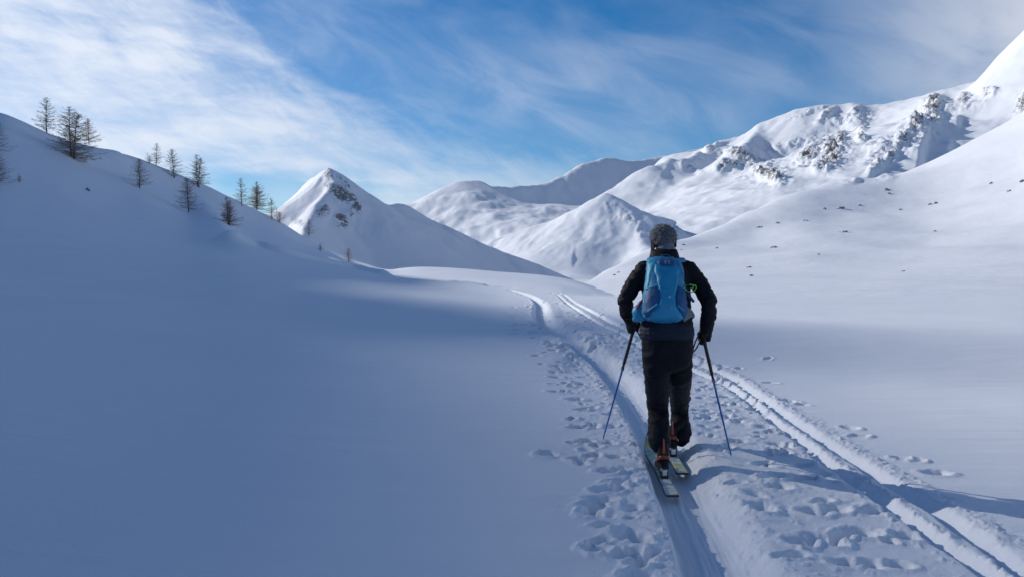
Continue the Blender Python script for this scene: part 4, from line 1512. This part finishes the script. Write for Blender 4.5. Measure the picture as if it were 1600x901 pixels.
def build_head_wear():
    bm = bmesh.new()
    bmesh.ops.create_icosphere(bm, subdivisions=5, radius=1.0)
    c = HEADC + Vector((0, .004, .022))
    for v in list(bm.verts):
        p = v.co
        z = p.z
        if z < -.5: z = -.5 + (z + .5) * .15
        k = 1.0 + .04 * max(0, -z)
        v.co = c + Vector((p.x * .100 * k, p.y * .116 * k, z * .104 + (.012 * p.y if z < 0 else 0)))
    me = bm_mesh(bm, 'hat')
    wrinkle(me, .010, 22, 1.0, (1, 1, 1), 3)
    wrinkle(me, .010, 70, 6.0, (1, 1, 1), 2, False)
    hat = link_mesh('hat', me, M_WOOL, person)
    # loose fibres so that the outline is soft
    rnd = random.Random(4)
    vs, fs = [], []
    n = len(me.vertices)
    for _ in range(2600):
        v = me.vertices[rnd.randrange(n)]
        if (v.co.z - c.z) < -.035: continue
        d = (v.normal + Vector((rnd.gauss(0, .6), rnd.gauss(0, .6), rnd.gauss(0, .6)))).normalized()
        b = v.co - v.normal * .003
        sliver(vs, fs, b, b + d * rnd.uniform(.010, .022), .0011, .0005)
    fm = bpy.data.meshes.new('fibres')
    fm.from_pydata([tuple(p) for p in vs], [], fs)
    fb = link_mesh('fibres', fm, M_WOOL, hat)
    fb['kind'] = 'stuff'
    # turned-down ear flap band, dark, lower at the left
    bm = bmesh.new()
    n = 36
    rings = []
    for (dz, r) in ((-.004, 1.035), (-.022, 1.05), (-.044, 1.04), (-.052, .99), (-.03, .95)):
        ring = []
        for j in range(n):
            w = 2 * math.pi * j / n
            sidek = abs(math.cos(w)) ** 1.5
            back = max(0, -math.sin(w))
            low = -.052 * sidek * (1.35 if math.cos(w) < 0 else .55)
            z = dz + (low if dz < -.01 else low * .25) + .006 * back
            ring.append(bm.verts.new(c + Vector((.098 * r * math.cos(w), .112 * r * math.sin(w), z))))
        rings.append(ring)
    for r0, r1 in zip(rings[:-1], rings[1:]):
        for j in range(n):
            w = 2 * math.pi * (j + .5) / n
            if math.sin(w) < -.55: continue          # open at the nape
            bm.faces.new((r0[j], r0[(j+1) % n], r1[(j+1) % n], r1[j]))
    for v in [v for v in bm.verts if not v.link_faces]: bm.verts.remove(v)
    me = bm_mesh(bm, 'ear_band')
    link_mesh('ear_band', me, M_JACKET, hat)
    bm = bmesh.new()
    tube(bm, [Q(1039, 402, 7.075), Q(1039, 393, 7.09), Q(1040, 386, 7.10), Q(1040, 381, 7.11)], [.074, .074, .071, .066], [.080, .080, .080, .080], X1, 20)
    me = fuse(bm, 'neck_gaiter', .007, 3)
    wrinkle(me, .006, 16, 2, (1, 1, 3), 2, True)
    link_mesh('neck_gaiter', me, M_GAITER, person)


build_head_wear()


def build_glove(name, fist, axis, wrist, thumb_side):
    """a fist closed round the pole: palm, four fingers wrapped about the grip, thumb from the side of the palm"""
    w = axis.normalized()
    p = (wrist - fist); p = (p - w * p.dot(w)).normalized()
    q = w.cross(p).normalized() * thumb_side
    bm = bmesh.new()
    rot = Matrix((q, p, w)).transposed()
    palm_c = fist + p * .034
    ball(bm, palm_c, .040, .024, .050, rot)
    ball(bm, palm_c + w * -.012, .034, .026, .040, rot)
    tube(bm, [palm_c, palm_c.lerp(wrist, .55), wrist + (wrist - fist).normalized() * .03], [.036, .040, .046], None, X1, 12)
    lens = (1.0, 1.08, 1.03, .84)
    for i in range(4):
        h = .036 - i * .0225
        r = .033
        pts = []
        for k in range(5):
            a = R(55 + lens[i] * 46 * k)
            pts.append(fist + w * (h - .002 * k) + p * (r * math.cos(a)) + q * (r * math.sin(a)))
        tube(bm, [palm_c + w * h + q * .022] + pts, [.0145, .0145, .014, .0135, .013, .012], None, w, 8)
    pts = [palm_c + w * .022 - q * .016]
    for k in range(4):
        a = R(-48 - 36 * k)
        pts.append(fist + w * (.030 + .006 * k) + p * (.034 * math.cos(a)) + q * (.034 * math.sin(a)))
    tube(bm, pts, [.016, .0155, .0145, .0135, .0125], None, w, 8)
    me = fuse(bm, 'glove', .0052, 2)
    wrinkle(me, .003, 40, 3, (1, 1, 1), 2)
    return link_mesh('glove', me, M_GLOVE, person)


AX_L = (FIST_L - TIPP_L).normalized()
AX_R = (FIST_R - TIPP_R).normalized()
build_glove('glove', FIST_L, AX_L, ARM_L[-1] + Vector((-.012, -.02, .01)), -1)
build_glove('glove', FIST_R, AX_R, ARM_R[-1] + Vector((.012, 0, .02)), 1)


def build_boot(S, heel, top):
    _, a, f, s, u = S
    o = heel + u * .048
    rot = Matrix((s, f, u)).transposed()
    root = None
    bm = bmesh.new()
    # sole, foot and shaft
    tube(bm, [o + f * .02 + u * .035, o + f * .12 + u * .036, o + f * .22 + u * .032, o + f * .29 + u * .028], [.040, .042, .050, .036], [.036, .036, .032, .026], s, 14, True, 2.6)
    tube(bm, [o + f * .05 + u * .04, o + f * .055 + u * .10, o + f * .075 + u * .17, top], [.044, .045, .048, .055], [.056, .058, .060, .064], s, 16)
    tube(bm, [o + f * .10 + u * .09, o + f * .20 + u * .055], [.044, .040], None, s, 12)
    me = fuse(bm, 'boot', .007, 3)
    boot = link_mesh('boot', me, M_BOOT, person)
    bm = bmesh.new()
    tube(bm, [o + f * -.004 + u * .006, o + f * .30 + u * .004], [.037, .040], [.010, .010], s, 12, True, 3.0)
    link_mesh('sole', bm_mesh(bm, 'sole'), M_POLEK, boot)
    # orange arched heel cap and the spine up the back of the shaft
    bm = bmesh.new()
    def cap(x, y, off):
        an = R(-100 + 200 * x)
        zz = .112 + .030 * y * math.cos(an * .62)
        zz = zz - .045 * (abs(an) / R(100)) ** 1.6
        rx, ry = .047 + off, .060 + off
        return o + f * (.052 - ry * math.cos(an) * 1.0) + s * (rx * math.sin(an)) + u * zz
    surf(bm, cap, 16, 4, .007)
    link_mesh('heel_cap', bm_mesh(bm, 'heel_cap'), M_ORANGE, boot)
    bm = bmesh.new()
    def spine(x, y, off):
        w = .008 * (1 - y) ** .7 + .003
        zz = .150 + .115 * y
        an = (x - .5) * 2
        return o + f * (.055 + .02 * y - .060 - off - .008 + .01 * an * an) + s * (an * w) + u * zz
    surf(bm, spine, 4, 8, .005)
    link_mesh('spine', bm_mesh(bm, 'spine'), M_ORANGE, boot)
    for k in (-1, 1):
        bm = bmesh.new()
        tube(bm, [o + f * .02 + u * .10 + s * (k * .047), o + f * .10 + u * .085 + s * (k * .054), o + f * .16 + u * .08 + s * (k * .045)], [.004, .004, .004], [.011, .011, .010], s, 8)
        link_mesh('buckle', bm_mesh(bm, 'buckle'), M_METAL if k > 0 else M_ORANGE, boot)
    bm = bmesh.new()
    box(bm, o - f * .008 + u * .034, .046, .012, .034, rot, .004)
    link_mesh('heel_plug', bm_mesh(bm, 'heel_plug'), M_POLEK, boot)


build_boot(SKL, HEEL_L, Q(1031, 676, DL + .13))
build_boot(SKR, HEEL_R, Q(1063, 664, DR + .14))


# ------------------------------------------------------------------ ski poles
def ski_pole(fist, tip, label, strap_dir):
    ax = (fist - tip).normalized()
    t = thing('ski_pole', label, 'ski pole', tip, 'pair of ski poles')
    L = (fist - tip).length
    s, c = frame_of(ax, X1)
    bm = bmesh.new()
    tube(bm, [tip + ax * .03, tip + ax * (L * .30), tip + ax * (L * .66)], [.0062, .0075, .0085], None, X1, 10)
    link_mesh('lower_shaft', bm_mesh(bm, 'lower_shaft'), M_POLEB, t)
    bm = bmesh.new()
    tube(bm, [tip + ax * (L * .645), tip + ax * (L * .67), tip + ax * (L - .06)], [.0095, .0105, .0110], None, X1, 10)
    link_mesh('upper_shaft', bm_mesh(bm, 'upper_shaft'), M_POLEK, t)
    bm = bmesh.new()
    tube(bm, [tip + ax * (L * .70), tip + ax * (L * .80), tip + ax * (L - .07)], [.0130, .0135, .0135], None, X1, 12)
    link_mesh('foam_sleeve', bm_mesh(bm, 'foam_sleeve'), M_POLEK, t)
    bm = bmesh.new()
    tube(bm, [fist - ax * .07, fist - ax * .03, fist + ax * .02, fist + ax * .055, fist + ax * .072], [.0145, .0165, .015, .0185, .0165], None, X1, 12)
    link_mesh('grip', bm_mesh(bm, 'grip'), M_POLEK, t)
    bm = bmesh.new()
    box(bm, tip + ax * (L * .655), .024, .024, .03, Matrix((s, c, ax)).transposed(), .005)
    link_mesh('clamp', bm_mesh(bm, 'clamp'), M_GREYFIN, t)
    for k in (.60, .585):
        bm = bmesh.new()
        tube(bm, [tip + ax * (L * k), tip + ax * (L * k + .010)], [.0098, .0098], None, X1, 10, False)
        link_mesh('shaft_ring', bm_mesh(bm, 'shaft_ring'), M_LOGO, t)
    # hanging wrist strap: a flat loop
    bm = bmesh.new()
    top = fist + ax * .05
    loop = []
    for k in range(13):
        a = 2 * math.pi * k / 12
        loop.append(top + strap_dir * (.038 - .034 * math.cos(a) * 1.0) + Vector((0, 0, -1)) * (.085 - .085 * math.cos(a)) * .9 + strap_dir * .018 * math.sin(a))
    tube(bm, loop, [.0060] * 13, [.0060] * 13, Vector((0, 1, 0)), 6, False)
    link_mesh('strap', bm_mesh(bm, 'strap'), M_POLEK, t)
    # basket, half in the snow, and the steel tip
    bm = bmesh.new()
    n = 18
    bc = tip + ax * .055
    rr = [(.010, .012), (.030, .004), (.042, 0), (.043, -.004), (.030, -.002), (.010, .002)]
    rings = [[bm.verts.new(bc + s * (r * math.cos(2*math.pi*j/n)) + c * (r * math.sin(2*math.pi*j/n)) + ax * h) for j in range(n)] for r, h in rr]
    for r0, r1 in zip(rings, rings[1:] + rings[:1]):
        for j in range(n):
            bm.faces.new((r0[j], r0[(j+1) % n], r1[(j+1) % n], r1[j]))
    bmesh.ops.translate(bm, verts=bm.verts[:], vec=-ax * .055 - Vector((0, 0, .035)))
    link_mesh('basket', bm_mesh(bm, 'basket'), M_POLEK, t)
    bm = bmesh.new()
    tube(bm, [tip - ax * .05, tip + ax * .035], [.003, .0062], None, X1, 8)
    link_mesh('tip', bm_mesh(bm, 'tip'), M_METAL, t)
    return t


ski_pole(FIST_L, TIPP_L, 'blue and black ski pole in the left hand, planted left of the track', Vector((.45, -.2, 0)).normalized())
ski_pole(FIST_R, TIPP_R, 'blue and black ski pole in the right hand, planted right of the skis', Vector((-.9, -.2, 0)).normalized())


# ------------------------------------------------------------------ backpack
pack = thing('backpack', 'bright blue hiking backpack with dark side pockets worn on the black jacket', 'backpack', Q(1041, 503, 6.72))
_BS = np.array([  # row, centre column, half width px, depth of centre, half thickness
    (401.5, 1040, 14, 6.915, .045), (405, 1040, 23, 6.900, .070), (411, 1040, 27, 6.875, .090), (422, 1041, 28.5, 6.845, .105), (438, 1041, 29.5, 6.810, .120),
    (456, 1041, 32, 6.780, .132), (474, 1040.5, 34.5, 6.755, .142), (488, 1040, 35.5, 6.750, .142), (496, 1040, 33, 6.755, .130), (501, 1040, 27, 6.768, .105), (504, 1040, 16, 6.785, .07)])


def bag_at(v):
    return [float(np.interp(v, _BS[:, 0], gsm)) for gsm in (_BS[:, 1], _BS[:, 2], _BS[:, 3], _BS[:, 4])]


def bag_pt(v, s, off=0.0):
    """point on the camera-facing side of the bag; s runs -1..1 across"""
    cu, hw, dc, hd = bag_at(v)
    X = hw / F * (dc - .06)
    sx = max(-1, min(1, s))
    dep = hd * (1 - abs(sx) ** 2.5) ** (1 / 2.5)
    cx = (cu - 800) / F * (dc - .08)
    z = CZ + (VH - v) / F * (dc - .08)
    nrm = Vector((sx * abs(sx) ** .8 * .9, -1 + abs(sx) ** 3 * .7, 0)).normalized()
    return Vector((cx + sx * X, dc - dep, z)) + nrm * off


def build_pack():
    bm = bmesh.new(); n = 32; rings = []
    vv = np.concatenate([np.linspace(401.5, 412, 7), np.linspace(415, 492, 26), np.linspace(494.5, 504, 8)])
    for v in vv:
        cu, hw, dc, hd = bag_at(v)
        cx = (cu - 800) / F * (dc - .08); z = CZ + (VH - v) / F * (dc - .08); X = hw / F * (dc - .06)
        ring = []
        for j in range(n):
            w = 2 * math.pi * j / n
            c, s = math.cos(w), math.sin(w)
            e = 2 / 2.5
            ring.append(bm.verts.new(Vector((cx + X * math.copysign(abs(c) ** e, c), dc + hd * math.copysign(abs(s) ** e, s), z))))
        rings.append(ring)
    for r0, r1 in zip(rings[:-1], rings[1:]):
        for j in range(n):
            bm.faces.new((r0[j], r0[(j+1) % n], r1[(j+1) % n], r1[j]))
    bm.faces.new(rings[0]); bm.faces.new(rings[-1][::-1])
    me = bm_mesh(bm, 'main_bag')
    wrinkle(me, .010, 10, 3.3, (1, 1, 1.4), 3, True)
    wrinkle(me, .004, 30, 5.3, (1, 1, 1), 2)
    link_mesh('main_bag', me, M_PACK, pack)

    def panel(name, mat, rows, th, nu=14, nv=10, wr=.006, parent=None, lab=None):
        """rows: (v, s left, s right)"""
        A = np.array(rows, float)
        def fn(a, b, off):
            v = A[0, 0] + (A[-1, 0] - A[0, 0]) * a
            l = float(np.interp(v, A[:, 0], A[:, 1])); r = float(np.interp(v, A[:, 0], A[:, 2]))
            edge = min(1.0, 6 * min(a, 1 - a) + .35, 6 * min(b, 1 - b) + .35)
            return bag_pt(v, l + (r - l) * b, off * edge if off > 0 else off)
        bm = bmesh.new()
        surf(bm, fn, nu, nv, th)
        me = bm_mesh(bm, name)
        if wr: wrinkle(me, wr, 14, len(rows) * 1.3, (1, 1, 1), 2)
        o = link_mesh(name, me, mat, parent or pack)
        if lab: o['label'] = lab
        return o
    panel('front_panel', M_PACKP, [(413, -.62, .66), (425, -.64, .68), (438, -.50, .60), (452, -.40, .44), (466, -.34, .36), (478, -.42, .40), (488, -.66, .60), (497, -.86, .80), (502, -.8, .75)], .016, 30, 14)
    lid = panel('lid', M_PACKD, [(402.5, -.45, .55), (407, -.50, .58), (412, -.46, .50), (416, -.32, .36)], .020, 12, 12)
    panel('mesh_pocket', M_PACKD, [(446, -.62, -.56), (452, -.88, -.42), (462, -.96, -.36), (476, -.98, -.42), (488, -.96, -.64), (495, -.92, -.84)], .012, 20, 10)
    panel('mesh_pocket', M_PACKD, [(446, .52, .62), (454, .44, .86), (466, .38, .94), (478, .42, .97), (488, .62, .96), (495, .82, .93)], .012, 20, 10)
    panel('side_trim', M_PACKSUN, [(410, -.97, -.60), (418, -.98, -.70), (428, -.99, -.80), (440, -1.0, -.86), (452, -1.0, -.90)], .009, 16, 5)
    panel('side_trim', M_PACK, [(407, .62, .95), (415, .72, .98), (426, .84, 1.0), (440, .90, 1.0)], .009, 14, 5)
    # emblem on the lid: a small ring with a foot line and a serif stroke
    bm = bmesh.new()
    cs = .13
    def lp(x, y, off=.026):
        return bag_pt(410 - y * 3.4, .05 + x * cs, off)
    ring = [lp(math.cos(a), math.sin(a) * .85 + .25) for a in np.linspace(R(-60), R(240), 14)]
    tube(bm, ring, [.0026] * 14, [.0016] * 14, Vector((0, 1, 0)), 6)
    tube(bm, [lp(-.55, -.62), lp(-1.35, -.62)], [.0026] * 2, [.0016] * 2, Vector((0, 1, 0)), 6)
    tube(bm, [lp(.55, -.62), lp(1.35, -.62)], [.0026] * 2, [.0016] * 2, Vector((0, 1, 0)), 6)
    tube(bm, [lp(.35, .62), lp(-.3, .42), lp(.3, .12), lp(-.3, -.12)], [.0022] * 4, [.0014] * 4, Vector((0, 1, 0)), 6)
    link_mesh('emblem', bm_mesh(bm, 'emblem'), M_LOGO, lid)
    bm = bmesh.new()
    ball(bm, bag_pt(463, .07, .020), .011, .004, .011)
    link_mesh('reflector', bm_mesh(bm, 'reflector'), M_LOGO, pack)
    bm = bmesh.new()
    box(bm, bag_pt(478, .07, .020), .012, .004, .022, None, .0015)
    link_mesh('tag', bm_mesh(bm, 'tag'), M_GREYFIN, pack)
    # compression straps across the pockets
    for pts in ([(452, -.95), (448, -.7), (444, -.50)], [(494, -.93), (484, -.74), (474, -.44)], [(452, .93), (449, .72), (446, .55)], [(492, .92), (484, .70), (476, .42)]):
        bm = bmesh.new()
        tube(bm, [bag_pt(v, s, .016) for v, s in pts], [.0055] * 3, [.0016] * 3, Vector((0, 0, 1)), 6)
        link_mesh('side_strap', bm_mesh(bm, 'side_strap'), M_PACKSUN if pts[0][1] < 0 else M_PACKP, pack)
    # shoulder straps over the jacket
    for k, cu in ((-1, 1017), (1, 1064)):
        bm = bmesh.new()
        pts = [Q(1040 + k * 17, 409, 6.86), Q(cu + k * 1, 408, 6.93), Q(cu, 404.5, 7.00), Q(cu - k * 1, 405, 7.08), Q(cu - k * 1, 411, 7.16), Q(cu, 424, 7.19), Q(cu + k * 3, 446, 7.15)]
        tube(bm, pts, [.034, .036, .036, .035, .034, .033, .030], [.011] * 7, X1, 12)
        me = fuse(bm, 'shoulder_strap', .006, 2)
        link_mesh('shoulder_strap', me, M_PACKSUN if k < 0 else M_PACK, pack)
    # grab loop
    bm = bmesh.new()
    tube(bm, [Q(1031, 404, 6.88), Q(1034, 399.5, 6.88), Q(1041, 398, 6.88), Q(1047, 399.5, 6.88), Q(1050, 404, 6.88)], [.004] * 5, [.008] * 5, Vector((0, 0, 1)), 8)
    link_mesh('grab_loop', bm_mesh(bm, 'grab_loop'), M_PACKD, pack)
    # hip belt: pocket on the left, grey wing on the right
    bm = bmesh.new()
    ball(bm, Q(1000, 489, 6.80), .060, .055, .066, None, 3)
    ball(bm, Q(1004, 478, 6.80), .038, .040, .050, None, 3)
    ball(bm, Q(993, 496, 6.84), .026, .04, .036, None, 3)
    me = fuse(bm, 'hip_pocket', .006, 3)
    wrinkle(me, .007, 16, 2.2, (1, 1, 1), 3)
    hp = link_mesh('hip_pocket', me, M_PACKP, pack)
    bm = bmesh.new()
    tube(bm, [Q(996, 481, 6.735), Q(1001, 473, 6.74), Q(1006, 466, 6.76)], [.010, .012, .008], [.006] * 3, X1, 8)
    link_mesh('zip', bm_mesh(bm, 'zip'), M_RED, hp)
    bm = bmesh.new()
    tube(bm, [Q(1068, 492, 6.72), Q(1074, 489, 6.76), Q(1080, 490, 6.82), Q(1083, 493, 6.90)], [.058, .050, .034, .024], [.014] * 4, Vector((0, 0, 1)), 12)
    me = fuse(bm, 'hip_wing', .006, 2)
    link_mesh('hip_wing', me, M_GREYFIN, pack)
    # green cord loop and the loose navy strap end on the right
    bm = bmesh.new()
    pts = [Q(u, v, d) for u, v, d in ((1066, 449, 6.72), (1071, 445.5, 6.70), (1078, 444.5, 6.70), (1087, 446, 6.71), (1088, 449, 6.72), (1084, 455, 6.72), (1079, 457, 6.71), (1071, 453, 6.70), (1066, 449, 6.72))]
    tube(bm, pts, [.0055] * 9, [.0055] * 9, X1, 8)
    tube(bm, [Q(1085, 445.5, 6.71), Q(1081, 451, 6.70)], [.0045] * 2, None, X1, 8)
    link_mesh('cord_loop', bm_mesh(bm, 'cord_loop'), M_GREEN, pack)
    bm = bmesh.new()
    tube(bm, [Q(1070, 455, 6.70), Q(1077, 462, 6.69), Q(1084, 471, 6.69)], [.004, .010, .011], [.003] * 3, X1, 8)
    link_mesh('strap_end', bm_mesh(bm, 'strap_end'), M_NAVY, pack)


build_pack()
